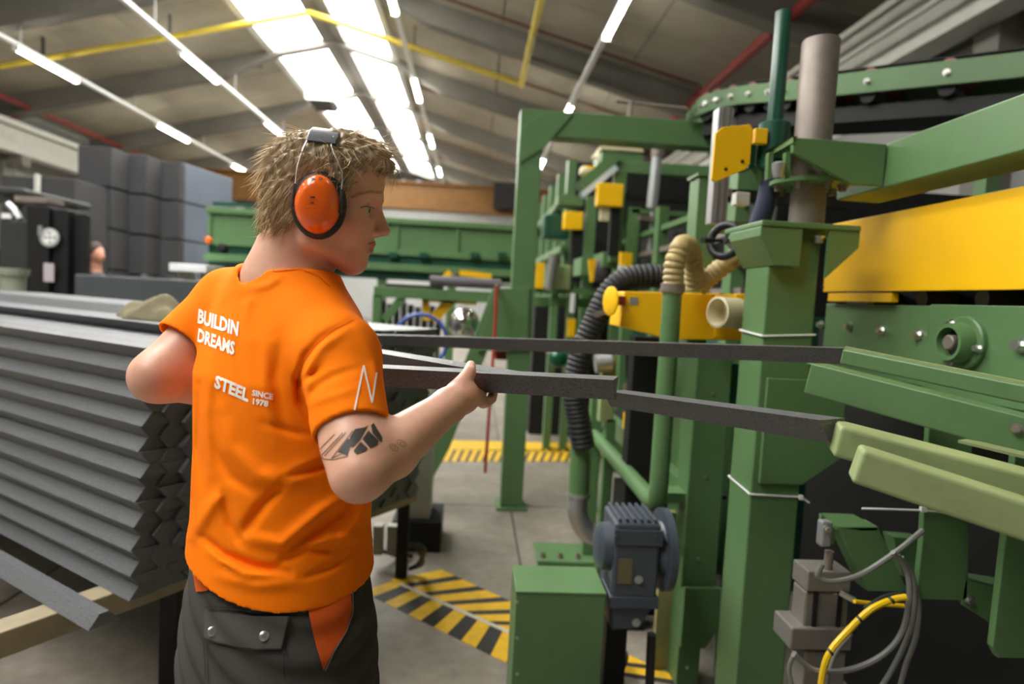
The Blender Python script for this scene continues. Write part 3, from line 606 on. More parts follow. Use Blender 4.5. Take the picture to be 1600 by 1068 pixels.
# ---- gear motor
t = thing('gear_motor', 'dark grey gear motor with ribbed top and round flange', 'motor', (0.6, 2.2, 0.4))
y_ = 2.12
MB().box(*boxY(958, 818, 1030, 945, y_, 0.2)).build('gear_case', MOTOR, t, 0.012, 3)
a_, b_ = boxY(958, 818, 1030, 945, y_, 0.2)
for k in range(6):
    xx = a_[0] + 0.012 + k * 0.025; MB().box((xx, y_ + .01, b_[2]), (xx + 0.012, y_ + .19, b_[2] + 0.014)).build('cooling_rib', MOTOR, t, 0.003)
MB().box((a_[0] - 0.004, y_ - 0.008, b_[2] - 0.075), (b_[0] + 0.006, y_, b_[2] - 0.02)).build('case_band', MOTOR, t, 0.003)
MB().box((a_[0] - 0.004, y_ - 0.008, a_[2] - 0.01), (b_[0] + 0.006, y_ + .15, a_[2] + 0.03)).build('case_band', MOTOR, t, 0.003)
MB().prism([(a_[0], y_ + .01, a_[2]), (b_[0], y_ + .01, a_[2]), (b_[0] - 0.05, y_ + .01, a_[2] - 0.09), (a_[0] + 0.01, y_ + .01, a_[2] - 0.1)], (0, 0.15, 0)).build('lower_case', MOTOR, t, 0.01, 3)
MB().lathe((a_[0], y_ + .09, (a_[2] + b_[2]) / 2 + .03), LEFT, [(0, 0.085), (0.03, 0.08), (0.045, 0.06), (0.046, 0.03)], 28).build('round_cover', MOTOR, t)
MB().lathe((b_[0] + .0, y_ + .1, (a_[2] + b_[2]) / 2 + .02), V(1, 0, 0), [(0, 0.08), (0.03, 0.1), (0.03, 0.145), (0.055, 0.145), (0.058, 0.13)], 32).build('flange', MOTOR, t)
MB().box(*boxY(966, 873, 988, 912, y_ - .004, 0.006)).build('name_plate', mat('brass_plate', srgb(96, 92, 62), .5), t)
MB().hexb(atY(998, 905, y_), FRONT, 0.01, 0.012).build('bolt', ALU, t); MB().hexb(atY(994, 972, y_ + .01), FRONT, 0.01, 0.012).build('bolt', ALU, t)
for (u, v) in ((963, 838), (1025, 838)): MB().hexb(atY(u, v, y_ - .008), FRONT, 0.006, 0.006).build('bolt', MOTOR, t)
MB().cyl(atY(1018, 990, y_ + .1), atY(1012, 1150, y_ + .1), 0.017, 12).build('torque_rod', RUBBER, t)
MB().box((a_[0] + 0.03, y_ + .16, 0.0), (a_[0] + 0.11, y_ + .22, a_[2] - .02)).build('mount_leg', SHADOWY, t)
# ---- low cabinet
t = thing('floor_cabinet', 'low green sheet-metal cabinet standing on the striped floor', 'cabinet', (0.27, 2.2, 0))
y_ = 2.1
a_, b_ = boxY(799, 926, 938, 1200, y_, 0.2)
zt_ = b_[2]
yb = 2.1 * 1.0 + 0.2
MB().box((a_[0], y_, 0.0), (b_[0], y_ + 0.21, zt_)).build('body', GREEN, t, 0.003)
MB().box((a_[0] - 0.002, y_ - 0.003, zt_ - 0.004), (b_[0] + 0.002, y_ + 0.213, zt_ + 0.004)).build('lid', GREEN, t, 0.002)
for v in (940, 996, 1052): MB().hexb(atY(808, v, y_), FRONT, 0.004, 0.004).build('screw', BRIGHT, t)
# ---- black cable tray on floor between cabinet and motor
t = thing('floor_cables', 'tangle of black floor cables behind the green cabinet', 'cable', (0.55, 2.4, 0))
for k in range(5):
    x = 0.45 + 0.05 * k
    MB().tube(smoothpath([(x, 2.36 + .02 * k, 0.02), (x + .04, 2.5, 0.05 + .01 * k), (x - .02, 2.7, .03), (x + .05, 2.9, 0.02)], 6), 0.014, 8).build('cable', RUBBER, t)
# ---- roller conveyor above
t = thing('roller_conveyor', 'overhead roller conveyor with curved green side rails', 'conveyor', (2, 3.8, 2.8))
def cpt(u, v, d): p = P(u, v, d); return V(p.x, p.y, p.z)
mid = [(1073, 183, 4.42), (1090, 168, 4.4), (1112, 158, 4.35), (1150, 149, 4.25), (1200, 144, 4.05), (1250, 139, 3.85), (1390, 123, 3.45), (1640, 95, 2.95), (1900, 60, 2.5)]
pl = smoothpath([cpt(*q) for q in mid], 5)
def rail(off, nm):
    m_ = MB(); vs = []; n = len(pl)
    for i, p in enumerate(pl):
        tg = (pl[min(i + 1, n - 1)] - pl[max(i - 1, 0)]).normalized(); s = tg.cross(V(0, 0, 1)).normalized(); s = s if s.y > 0 else -s
        c = p + s * off; th = min(0.06, 0.025 + 0.006 * i)
        for (a, b) in ((0, -th), (0.02, -th), (0.02, th), (0, th)): vs.append(c + s * a + V(0, 0, b))
    fs = [(i * 4 + k, i * 4 + (k + 1) % 4, (i + 1) * 4 + (k + 1) % 4, (i + 1) * 4 + k) for i in range(n - 1) for k in range(4)] + [(3, 2, 1, 0), tuple(range(4 * n - 4, 4 * n))]
    m_.add(vs, fs); return m_.build(nm, GREEN, t, 0.002)
rail(0, 'side_rail'); rail(0.42, 'side_rail')
PINK = mat('roller_red', srgb(150, 84, 80), .5, var=.1)
for k in range(8, len(pl) - 1, 3):
    p = pl[k]; tg = (pl[k + 1] - pl[k - 1]).normalized(); s = tg.cross(V(0, 0, 1)).normalized(); s = s if s.y > 0 else -s
    MB().cyl(p + s * 0.025 + V(0, 0, 0.035), p + s * 0.41 + V(0, 0, 0.035), 0.045, 16).build('roller', PINK, t)
    MB().cyl(p + s * 0.025 + V(0, 0, -0.07), p + s * 0.41 + V(0, 0, -0.07), 0.04, 16).build('underside_shade_roller', SHADOWY, t)  # black rollers paint the bumpy shadow under the conveyor
    MB().hexb(p, -s, 0.012, 0.02).build('bolt', BRIGHT, t)
for k in range(2, 14, 2): 
    p = pl[k]; tg = (pl[k + 1] - pl[k - 1]).normalized(); s = tg.cross(V(0, 0, 1)).normalized(); s = s if s.y > 0 else -s
    MB().hexb(p, -s, 0.008, 0.01).build('bolt', STEEL, t)
# belt under the rollers
m_ = MB(); vs = []; sel = pl[7:]
for i, p in enumerate(sel):
    tg = (sel[min(i + 1, len(sel) - 1)] - sel[max(i - 1, 0)]).normalized(); s = tg.cross(V(0, 0, 1)).normalized(); s = s if s.y > 0 else -s
    for (a, b) in ((0.03, 0.082), (0.41, 0.082), (0.41, 0.088), (0.03, 0.088)): vs.append(p + s * a + V(0, 0, b))
fs = [(i * 4 + k, i * 4 + (k + 1) % 4, (i + 1) * 4 + (k + 1) % 4, (i + 1) * 4 + k) for i in range(len(sel) - 1) for k in range(4)]
m_.add(vs, fs).build('belt', SHADOWY, t)
m_ = MB(); vs = []
for i, p in enumerate(sel):
    tg = (sel[min(i + 1, len(sel) - 1)] - sel[max(i - 1, 0)]).normalized(); s = tg.cross(V(0, 0, 1)).normalized(); s = s if s.y > 0 else -s
    for (a, b) in ((0.06, -0.2), (0.4, -0.2), (0.4, -0.115), (0.06, -0.115)): vs.append(p + s * a + V(0, 0, b))
m_.add(vs, fs).build('underside_shade_tray', SHADOWY, t)  # black tray paints the shadow along the conveyor underside
for k in (12, 24, 34):
    p = pl[k] + V(0.1, 0.22, 0); MB().box((p.x - .04, p.y - .04, 0), (p.x + .04, p.y + .04, p.z - 0.2)).build('support_leg', GREEN, t)
MB().tube([atY(962, 158, 4.55), atY(1075, 170, 4.5)], 0.012, 8).build('sensor_bar', STEEL, t)
MB().tube([atY(986, 158, 4.53), atY(984, 182, 4.53)], 0.016, 8).build('sensor_post', STEEL, t)
# ---- portal frame
t = thing('portal_frame', 'green portal frame with a corner gusset and a sloping brace', 'frame', (0.35, 4.6, 0))
y_ = 4.5
zT = atY(840, 171, y_).z; xp0 = atY(816, 190, y_).x; xp1 = xp0 + 0.15
xp0 = atY(800, 480, y_).x - 0.01; xp1 = xp0 + 0.16
MB().box((xp0, y_, 0.02), (xp1, y_ + 0.16, zT)).build('post', GREEN, t, 0.005)
MB().box((xp0 - 0.03, y_ - .03, 0), (xp1 + 0.03, y_ + .19, 0.02)).build('foot_plate', GREEN, t)
xr = atY(1120, 210, y_).x
MB().box((xp1, y_, zT - 0.175), (xr, y_ + 0.16, zT)).build('cross_beam', GREEN, t, 0.005)
MB().prism([(xp0 + 0.01, y_ - .012, zT - 0.37), (xp0 + 0.01, y_ - .012, zT - 0.14), (xp1 + .02, y_ - .012, zT), (xp1 + 0.2, y_ - .012, zT - 0.015), (xp1 + 0.01, y_ - .012, zT - 0.26)], (0, 0.012, 0)).build('corner_gusset', GREEN, t, 0.002)
MB().prism([(xr, y_, zT), (xr, y_, zT - .175), (xr + .2, y_, zT - .5), (xr + .4, y_, zT - .5)], (0, .16, 0)).build('knee', GREEN, t)
MB().box((xr + .2, y_, 0), (xr + .4, y_ + .16, zT - .5)).build('post', GREEN, t)
MB().prism([atY(772, 452, y_ - .02), atY(828, 448, y_ - .02), atY(824, 548, y_ - .02), atY(745, 548, y_ - .02)], (0, 0.02, 0)).build('side_plate', GREEN, t, 0.003)
b0 = atY(770, 470, y_ + .06); 
a0 = atY(772, 452, y_); a1 = atY(812, 452, y_); c0 = atZ(668, 838, 0.0)
MB().prism([atY(770, 450, y_ + .01), atY(800, 450, y_ + .01), atY(702, 700, y_ + .01), (atY(650, 830, y_).x, y_ + .01, 0), (atY(625, 830, y_).x, y_ + .01, 0), atY(672, 705, y_ + .01)], (0, 0.1, 0)).build('brace', GREEN, t, 0.003)
t = thing('hanging_strap', 'red strap hanging in front of the portal frame', 'strap', (0.15, 4.3, 0.9))
MB().tube(smoothpath([atY(776, 446, 4.3), atY(773, 520, 4.3), atY(766, 620, 4.3), atY(758, 738, 4.3)], 6), 0.012, 6).build('strap', mat('strap_red', srgb(170, 40, 30), .6), t)
MB().tube([atY(776, 452, 4.31), atY(776, 446, 4.49)], 0.01, 6).build('hook', STEEL, t)
# ================================================================== STATIONS BEHIND THE NEAR MACHINE
def pxbar(u0, v0, u1, v1, y, w, h, y1=None): return MB().bar(atY(u0, v0, y), atY(u1, v1, y if y1 is None else y1), w, h)
t = thing('dark_press_backdrop', 'added dark backdrop body behind the yellow suction box', 'machine', (2.4, 5, 0))  # added dark body, hides the bright wall behind the suction box
MB().box((1.5, 3.3, 0), (3.4, 6.9, 1.5)).build('lower_body', DGREEN, t)
MB().box((1.7, 3.6, 1.5), (3.2, 6.6, 2.25)).build('upper_body', SHADOWY, t)
for y in (3.5, 5.0, 6.5):
    MB().box((1.42, y, 0), (1.5, y + .12, 2.3)).build('upright', GREEN, t, .003)
for k in range(4): MB().box((1.44, 3.4, 1.6 + .17 * k), (1.5, 6.6, 1.64 + .17 * k)).build('side_rail', GREEN if k % 2 else STEEL, t)
t = thing('dark_line_backdrop', 'long added dark backdrop beyond the machine stations', 'machine', (2.2, 9, 0))  # added to darken the openings between the stations
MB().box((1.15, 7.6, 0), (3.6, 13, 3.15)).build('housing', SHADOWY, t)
for k in range(6): MB().box((1.05, 7.7 + .9 * k, 0), (1.15, 7.85 + .9 * k, 3.2)).build('rib', GREEN, t)
for z in (.9, 1.5, 2.1, 2.7): MB().box((1.0, 7.6, z), (1.05, 13, z + .08)).build('rail', GREEN if z > 1 else DGREEN, t)
t = thing('tool_station', 'green tool station with a yellow drive cover and hanging silver cylinder', 'machine', (1.5, 6, 0))
y_ = 5.6
MB().box((atY(985, 300, y_).x, y_, 0), (atY(1003, 300, y_).x, y_ + .1, atY(985, 323, y_).z)).build('upright', GREEN, t, .003)
pxbar(985, 330, 1080, 336, y_ + .05, .1, .04).build('rail', GREEN, t)
MB().box((atY(966, 252, y_).x, y_ + .1, atY(960, 300, y_).z - .6), (atY(985, 252, y_).x, y_ + .2, atY(975, 252, y_).z)).build('upright', GREEN, t, .003)
pxbar(966, 262, 1140, 272, y_ + .15, .12, .1).build('top_beam', GREEN, t, .003)
pxbar(966, 306, 1140, 316, y_ + .2, .1, .05).build('mid_beam', SHADOWY, t)
pxbar(908, 306, 962, 262, y_ + .1, .1, .05).build('sloped_rail', mat('pale_rail', srgb(190, 205, 210), .4), t)
pxbar(906, 292, 962, 246, y_ + .2, .3, .09).build('sloped_cover', GREEN, t)
MB().box(*boxY(940, 232, 1006, 254, y_ + .15, .4)).build('cover', GREEN, t, .01)
MB().box(*boxY(938, 230, 1006, 236, y_ + .13, .44)).build('cover_top', CREAM, t, .01)
MB().lathe(atY(941, 243, y_ + .3), V(-1, 0, 0), [(0, .07), (.03, .068), (.05, .05), (.055, .02)], 18).build('cover_end', CREAM, t)
MB().lathe(atY(914, 268, y_ + .5), V(-1, 0, 0), [(-.1, .055), (0, .055), (.03, .05), (.05, .03)], 18).build('motor_end', CREAM, t)
MB().box(*boxY(916, 259, 936, 276, y_ + .45, .1)).build('motor_box', YELLOW, t)
a = boxY(934, 286, 974, 322, y_ - .05, .12); MB().box(*a).build('drive_cover', YELLOW, t, .008)
MB().box(*boxY(953, 318, 968, 400, y_, .06)).build('drive_tube', SHADOWY, t)
MB().box(*boxY(938, 322, 952, 344, y_, .05)).build('valve', CREAM, t)
MB().cyl(atY(1028, 234, y_ - .15), atY(1018, 325, y_ - .15), .045, 16).build('cylinder', ALU, t)
MB().lathe(atY(1028, 240, y_ - .15), (0, 0, 1), [(-.03, .055), (.05, .055), (.06, .03)], 14).build('cylinder_cap', STEEL, t)
MB().cyl(atY(1020, 325, y_ - .15), atY(1016, 395, y_ - .15), .02, 12).build('rod', ALU, t)
MB().box(*boxY(1000, 338, 1040, 344, y_ - .2, .1)).build('rod_guide', STEEL, t)
MB().lathe(atY(1031, 358, y_), FRONT, [(0, .045), (.02, .045), (.03, .02)], 16).build('gauge', WHITE, t)
MB().box(*boxY(1022, 396, 1060, 410, y_, .1)).build('lower_cover', YELLOW, t)
MB().box(*boxY(1012, 380, 1026, 412, y_ - .05, .05)).build('fitting', ALU, t)
t = thing('cutting_station', 'second green station with a small yellow cover on its post', 'machine', (1.0, 7, 0))
y_ = 6.8
MB().box((atY(912, 400, y_).x, y_, 0), (atY(928, 400, y_).x, y_ + .12, atY(918, 306, y_).z)).build('upright', GREEN, t, .003)
MB().box(*boxY(872, 305, 912, 320, y_ + .02, .3)).build('cross_arm', GREEN, t, .003)
MB().box(*boxY(882, 330, 911, 358, y_ - .06, .16)).build('drive_cover', YELLOW, t, .008)
MB().box(*boxY(892, 358, 910, 440, y_, .08)).build('drive_tube', SHADOWY, t)
MB().box(*boxY(850, 335, 890, 372, y_ + .2, .3)).build('housing', DGREEN, t, .02)
MB().box(*boxY(908, 402, 942, 430, y_ - .6, .5)).build('beam', GREEN, t, .003)
MB().box(*boxY(942, 394, 970, 418, y_ - 1.0, .5)).build('beam_end', GREEN, t, .003)
MB().prism([atY(920, 405, 5.7), atY(932, 404, 5.7), atY(927, 440, 5.7), atY(923, 440, 5.7)], (0, .04, 0)).build('pointer', YELLOW, t)
MB().box(*boxY(969, 394, 987, 440, 5.4, .06)).build('warning_strip', YELLOW, t)
MB().box(*boxY(966, 414, 976, 436, 5.38, .02)).build('notice', WHITE, t)
MB().lathe(atY(936, 422, 5.9), V(-.8, -.6, 0), [(-.05, .11), (0, .11), (.02, .08)], 20).build('brush_wheel', RUBBER, t)
for u in (855, 880): MB().box((atY(u, 450, y_).x, y_ - .4, 0), (atY(u + 11, 450, y_).x, y_ - .3, atY(u, 440, y_ - .4).z)).build('leg', GREEN, t)
pxbar(832, 452, 990, 458, y_ - .4, .1, .07).build('table_rail', GREEN, t)
pxbar(832, 470, 940, 474, y_ - .2, .1, .1).build('table_rail', GREEN, t)
MB().box(*boxY(866, 414, 892, 452, y_ - .5, .1)).build('gear_plate', GREEN2, t, .01)
MB().cyl(atY(858, 452, y_ - .6), atY(866, 398, y_ - .6), .05, 14).build('grey_hose', CABLE, t)
MB().box(*boxY(838, 410, 850, 450, y_ - .5, .06)).build('yellow_cover', YELLOW, t)
MB().box(*boxY(892, 458, 898, 488, y_ - 1.2, .03)).build('handle', WHITE, t)
MB().box(*boxY(887, 498, 899, 526, y_ - 1.2, .03)).build('yellow_block', YELLOW, t)
MB().box(*boxY(830, 480, 1000, 700, y_ + .3, .3)).build('recess_shade_slab', SHADOWY, t)  # black slab paints the shade of the recess below the station
t = thing('pressure_bulb', 'round dark green pressure bulb below the stations', 'vessel', (.6, 5.2, 1))
c = atY(872, 560, 5.0); MB().lathe(c, (0, 0, 1), [(-.07, .02), (-.06, .05), (-.03, .072), (0, .078), (.03, .072), (.06, .05), (.075, .01)], 20).build('bulb', mat('glossy_green', srgb(20, 92, 58), .2), t)
MB().cyl(c + V(0, .05, 0), (c.x, 6.4, c.z), .02, 10).build('stem', STEEL, t)
t = thing('valve_block', 'grey valve block with fittings under the suction box', 'valve', (.8, 3.5, 0))
y_ = 3.4
MB().box(*boxY(940, 540, 962, 660, y_, .08)).build('block', GREEN2, t, .004)
MB().cyl(atY(930, 568, y_ - .02), atY(955, 566, y_ - .02), .05, 16).build('coupling', ALU, t)
MB().box((atY(945, 700, y_).x, y_, 0), (atY(960, 700, y_).x, y_ + .06, atY(950, 655, y_).z)).build('leg', GREEN, t)
MB().cyl(atY(983, 540, y_), atY(983, 590, y_), .02, 12).build('chain_rod', SHADOWY, t)
MB().box(*boxY(975, 600, 985, 615, y_ - .1, .03)).build('fitting', ALU, t)
t = thing('blade_guard', 'yellow stepped blade guard seen under the bars', 'guard', (1.0, 3.2, 0))
y_ = 3.0
MB().box(*boxY(1018, 576, 1030, 690, y_, .05)).build('guard_post', YELLOW, t, .003)
MB().box(*boxY(988, 655, 1018, 682, y_ + .05, .2)).build('guard_step', YELLOW, t, .003)
MB().box((atY(1018, 690, y_).x, y_, .6), (atY(1030, 690, y_).x, y_ + .05, atY(1020, 690, y_).z)).build('guard_stem', SHADOWY, t)
MB().box((atY(1018, 690, y_).x - .1, y_, 0), (atY(1030, 690, y_).x + .3, y_ + .3, .6)).build('guard_base', SHADOWY, t)
# hanging red box behind the portal
t = thing('extinguisher_box', 'small red box fixed behind the portal frame', 'box', (.25, 6, 0))
MB().box(*boxY(774, 538, 798, 562, 4.68, .12)).build('box', RED, t, .01); MB().box(*boxY(790, 545, 806, 556, 4.67, .03)).build('mount', STEEL, t)
# ================================================================== FAR CONVEYOR AND TABLES (centre)
t = thing('panel_conveyor', 'long green panel conveyor with ribbed side plates', 'conveyor', (-1.2, 7.6, 0))
y_ = 7.5
xl, xr_ = atY(326, 380, y_).x, atY(826, 400, y_).x
zt_, zm_ = atY(600, 340, y_).z, atY(640, 397, y_).z
MB().box((xl, y_, zm_), (xr_, y_ + .06, zt_)).build('side_plate', GREEN, t)
MB().box((xl - .02, y_ - .05, zt_ - .06), (xr_, y_ + .1, zt_)).build('top_rail', GREEN, t, .003)
MB().box((xl - .02, y_ - .04, zm_ - .02), (xr_, y_ + .1, zm_ + .04)).build('bottom_rail', GREEN, t, .003)
MB().box((xl - .02, y_ - .08, zm_ - .2), (xr_, y_ + .12, zm_ - .12)).build('lower_rail', GREEN, t, .003)
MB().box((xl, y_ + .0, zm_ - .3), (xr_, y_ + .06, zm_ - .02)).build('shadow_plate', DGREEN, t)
for u in (326, 400, 480, 618, 712, 800): x = atY(u, 370, y_).x; MB().box((x, y_ - .03, zm_ + .04), (x + .035, y_, zt_ - .06)).build('rib', GREEN, t)
MB().box((xl + .05, y_ - .04, zm_ + .42), (xl + .75, y_ - .0, zm_ + .46)).build('slot_rail', DGREEN, t)
for u in (607, 655, 735, 778): MB().box(*boxY(u, 394, u + 14, 402, y_ - .1, .06)).build('roller_bracket', DGREEN, t)
MB().lathe(atY(327, 375, y_ - .05), FRONT, [(0, .04), (.03, .04), (.05, .02)], 14).build('signal_knob', mat('orange_knob', srgb(230, 110, 20), .4), t)
MB().lathe(atY(348, 387, y_ - .02), FRONT, [(0, .05), (.05, .045), (.06, .02)], 14).build('dark_knob', SHADOWY, t)
for u in (332, 470, 590, 700): x = atY(u, 420, y_).x; MB().box((x, y_ + .02, 0), (x + .1, y_ + .12, zm_ - .1)).build('leg', GREEN, t)
t = thing('outfeed_table', 'green outfeed table with a dark roller and braced leg', 'table', (-.4, 5.6, 0))
y_ = 5.4
pxbar(585, 455, 815, 467, y_, .08, .09).build('front_rail', GREEN, t, .003)
MB().box((atY(600, 440, y_).x, y_ + .1, atY(600, 450, y_).z), (atY(690, 440, y_).x, y_ + .5, atY(600, 442, y_).z)).build('table_bed', SHADOWY, t)
MB().tube([atY(672, 438, y_ - .02), atY(782, 444, y_ - .02)], .045, 14).build('roller', mat('roller_grey', srgb(96, 92, 96), .4), t)
MB().tube([atY(782, 444, y_ - .02), atY(800, 445, y_ - .02)], .015, 10).build('roller_shaft', BRIGHT, t)
for u in (583, 800): x = atY(u, 480, y_).x; MB().box((x, y_ - .04, 0), (x + .07, y_ + .04, atY(u + 5, 460, y_).z)).build('leg', GREEN, t, .003)
MB().bar(atY(600, 500, y_), atY(630, 464, y_), .05, .07).build('brace', GREEN, t)
t = thing('pipe_rack', 'rack of upright dark grey tubes under the outfeed table', 'rack', (-.6, 6.6, 0))
for k in range(9):
    x = atY(598 + k * 11, 480, 6.4).x; MB().cyl((x, 6.4, 0), (x, 6.4, 1.42 - .02 * (k % 3)), .03, 10).build('upright_tube', mat('dark_tube', srgb(48, 48, 52), .5) if k % 2 else SHADOWY, t)
MB().box((atY(590, 480, 6.4).x, 6.34, .1), (atY(700, 480, 6.4).x, 6.46, .14)).build('rack_base', SHADOWY, t)
t = thing('yellow_bracket', 'yellow braced bracket hung under the outfeed table rail', 'bracket', (-.3, 5.9, 0))
y_ = 5.47
MB().bar(atY(665, 465, y_), atY(667, 500, y_), .05, .06, up=(1, 0, 0)).build('handle_post', YELLOW, t)
MB().bar(atY(676, 500, y_), atY(706, 466, y_), .05, .09).build('brace', YELLOW, t)
MB().bar(atY(660, 466, y_), atY(745, 472, y_), .05, .05).build('handle_bar', YELLOW, t)
t = thing('table_lever', 'yellow lever lying on the outfeed roller', 'lever', (-.2, 5.7, 1.6))
pxbar(688, 440, 704, 424, 5.7, .04, .05).build('lever', YELLOW, t); pxbar(718, 426, 768, 432, 5.9, .05, .05).build('handle', YELLOW, t)
MB().box(*boxY(700, 425, 712, 446, 5.85, .05)).build('lever_mount', STEEL, t)
t = thing('steel_dome', 'polished steel dome on a stand beside the portal brace', 'dome', (0, 5.1, 0))
c = atY(725, 505, 5.0)
MB().lathe(c, V(0, -.3, 1), [(-.13, .05), (-.1, .09), (-.05, .115), (0, .122), (.05, .112), (.09, .085), (.115, .045), (.122, .004)], 28).build('dome', mat('mirror_steel', srgb(210, 208, 204), .12, 1.0, var=.02), t)
MB().bar(c + V(.05, 0, -.08), atY(770, 520, 4.62), .03, .03).build('bracket', STEEL, t)
t = thing('hose_hoop', 'blue plastic hoop standing behind the straight upper bar', 'hoop', (-.35, 4.9, 0))
c = atY(657, 532, 4.9)
MB().tube([c + V(math.cos(a) * .2, 0, math.sin(a) * .2) for a in np.linspace(0, 2 * PI, 41)], .015, 8).build('ring', BLUE, t)
MB().box((c.x - .03, 4.88, 0), (c.x + .03, 4.92, c.z - .19)).build('stand', SHADOWY, t)
# pale control post behind the bars, with a film sheet on it
t = thing('control_post', 'pale grey steel control post behind the held bars', 'post', (-.35, 3.9, 0))
a, b = boxY(610, 538, 680, 600, 3.75, .22)
xa_, xb_ = atY(632, 700, 3.75).x, atY(682, 700, 3.75).x
PALE = mat('pale_grey_paint', srgb(176, 178, 166), .55, var=.06, dirt=.2)
MB().box((atY(640, 600, 3.75).x, 3.75, .18), (atY(681, 600, 3.75).x, 3.97, atY(650, 536, 3.75).z)).build('post', PALE, t, .004)
MB().box((a[0], 3.72, atY(650, 560, 3.75).z), (b[0], 4.0, atY(650, 536, 3.75).z)).build('head', PALE, t, .004)
MB().box((xa_ - .05, 3.7, 0), (xb_ + .05, 4.05, .18)).build('base', SHADOWY, t)
for k in range(3):
    p = [atZ(640 + 6 * k, 850, .3), atZ(655 + 4 * k, 860, .25), atZ(660 - 3 * k, 880, .08), atZ(640, 888, .03)]
    MB().tube(smoothpath(p, 6), .012, 8).build('cable', RUBBER, t)
o = MB()
# crumpled sheet of film
gx, gy = 13, 9; vs = []
for j in range(gy):
    for i in range(gx):
        x = a[0] - .04 + i / (gx - 1) * .36; y = 3.7 + j / (gy - 1) * .3
        h = .045 * math.exp(-((i - 6) / 3) ** 2) * (1 + .4 * math.sin(j * 1.7)) + .008 * math.sin(i * 2.3 + j)
        vs.append((x, y, atY(650, 536, 3.75).z + .014 + h))
vb = [(x, y, z - .006) for x, y, z in vs]; n_ = gx * gy
fs = [(j * gx + i, j * gx + i + 1, (j + 1) * gx + i + 1, (j + 1) * gx + i) for j in range(gy - 1) for i in range(gx - 1)]
o.add(vs + vb, fs + [tuple(k + n_ for k in reversed(f)) for f in fs], True)
ff = o.build('film_sheet', WHITE); tag(ff, 'crumpled white film sheet lying on the pale control post', 'sheet')
# connector boxes at the foot of the pile
for k, u in enumerate((590, 612)):
    a_, b_ = boxY(u - 8, 822, u + 8, 868, 3.45, .06)
    q = thing('cable_connector', ['pale plug connector below the pile, the one farther from the control post', 'pale plug connector below the pile, the one nearer the control post'][k], 'connector', (a_[0], 3.45, 0), group='plug connectors under the bar pile')
    MB().box(a_, b_).build('plug_body', PALE, q, .006)
    MB().tube(smoothpath([((a_[0] + b_[0]) / 2, 3.48, a_[2]), ((a_[0] + b_[0]) / 2 + .02, 3.5, .08), ((a_[0] + b_[0]) / 2 + .1, 3.6, .015)], 6), .012, 8).build('cable', RUBBER, q)
# ================================================================== LEFT BACKGROUND
blk = {}
def block(u0, v0, u1, v1, y, dy, label, m=FOAMD, g='dark foam blocks in the tall stack'):
    a, b = boxY(u0, v0, u1, v1, y, dy); o = MB().box(a, b)
    r = o.build('foam_block', m, None, .012); tag(r, label, 'block', g); return a, b
lev = ['bottom', 'second', 'third', 'top']
for c, (u0, u1, y, vt, hpx, nm) in enumerate(((121, 174, 10.0, 228, 61, 'pale-lit column'), (176, 228, 10.5, 240, 60, 'middle column'), (230, 281, 11.0, 252, 58, 'bluish-side column'))):
    zt0 = atY((u0 + u1) / 2, vt, y).z; hh = hpx * y / F
    x0_, x1_ = atY(u0, 330, y).x, atY(u1, 330, y).x
    k = 0; z = zt0
    while z > 0.05:
        z2 = max(z - hh + .03, 0) if z - hh > .2 else 0
        q = MB().box((x0_, y, z2), (x1_, y + (.9 if c < 2 else .18), z)).build('foam_block', FOAMD, None, .012)
        tag(q, ['uppermost', 'second from top', 'third from top', 'fourth from top', 'fifth from top', 'sixth from top', 'seventh from top'][k] + ' dark foam block, ' + nm + ' of the tall stack', 'block', 'dark foam blocks in the tall stack')
        z = z2 - .03; k += 1
        if z2 == 0: break
BLUEP = mat('bluish_panel_wrap', srgb(104, 112, 126), .35, var=.08, scale=2)
a = atY(283, 330, 11.2); b = atY(362, 340, 12.6)
for k, (va, vb_) in enumerate(((254, 314), (317, 374), (377, 432), (435, 560))):
    z1 = atY(283, va, 11.2).z; z0 = max(atY(283, vb_, 11.2).z, 0) if k < 3 else 0
    q = MB().prism([(a.x, 11.2, z0), (b.x, 12.6, z0), (b.x, 12.6, z1), (a.x, 11.2, z1)], (-.5, .5, 0)).build('wrapped_panel_pack', BLUEP, None, .01)
    tag(q, ['uppermost', 'second from top', 'third from top', 'bottom'][k] + ' bluish wrapped panel pack at the end of the block stack', 'panel pack', 'bluish wrapped packs')
for k, (u0, u1, nm) in enumerate(((3, 53, 'beyond the forklift guard'), (62, 117, 'beyond the forklift mast'))):
    y = 9.2; x0_, x1_ = atY(u0, 330, y).x, atY(u1, 330, y).x; z = atY(u0, 273 + 3 * k, y).z
    for j in range(3):
        q = MB().box((x0_, y, z - .95 * (j + 1) + .02), (x1_, y + 1, z - .95 * j)).build('foam_block', FOAMD, None, .012) if z - .95 * (j + 1) > -.05 else MB().box((x0_, y, 0), (x1_, y + 1, z - .95 * j)).build('foam_block', FOAMD, None, .012)
        tag(q, ['top', 'middle', 'bottom'][j] + ' dark foam block of the low stack ' + nm, 'block', 'dark foam blocks in the low stacks')
t = thing('rack_post', 'pale steel post between the low stacks of dark blocks', 'post', (-6.2, 9.1, 0))
x = atY(58, 300, 9.1).x; MB().box((x - .025, 9.08, 0), (x + .025, 9.13, atY(58, 272, 9.1).z)).build('post', GRDR, t); MB().box((x - .08, 9.02, 0), (x + .08, 9.19, .01)).build('foot', GRDR, t)
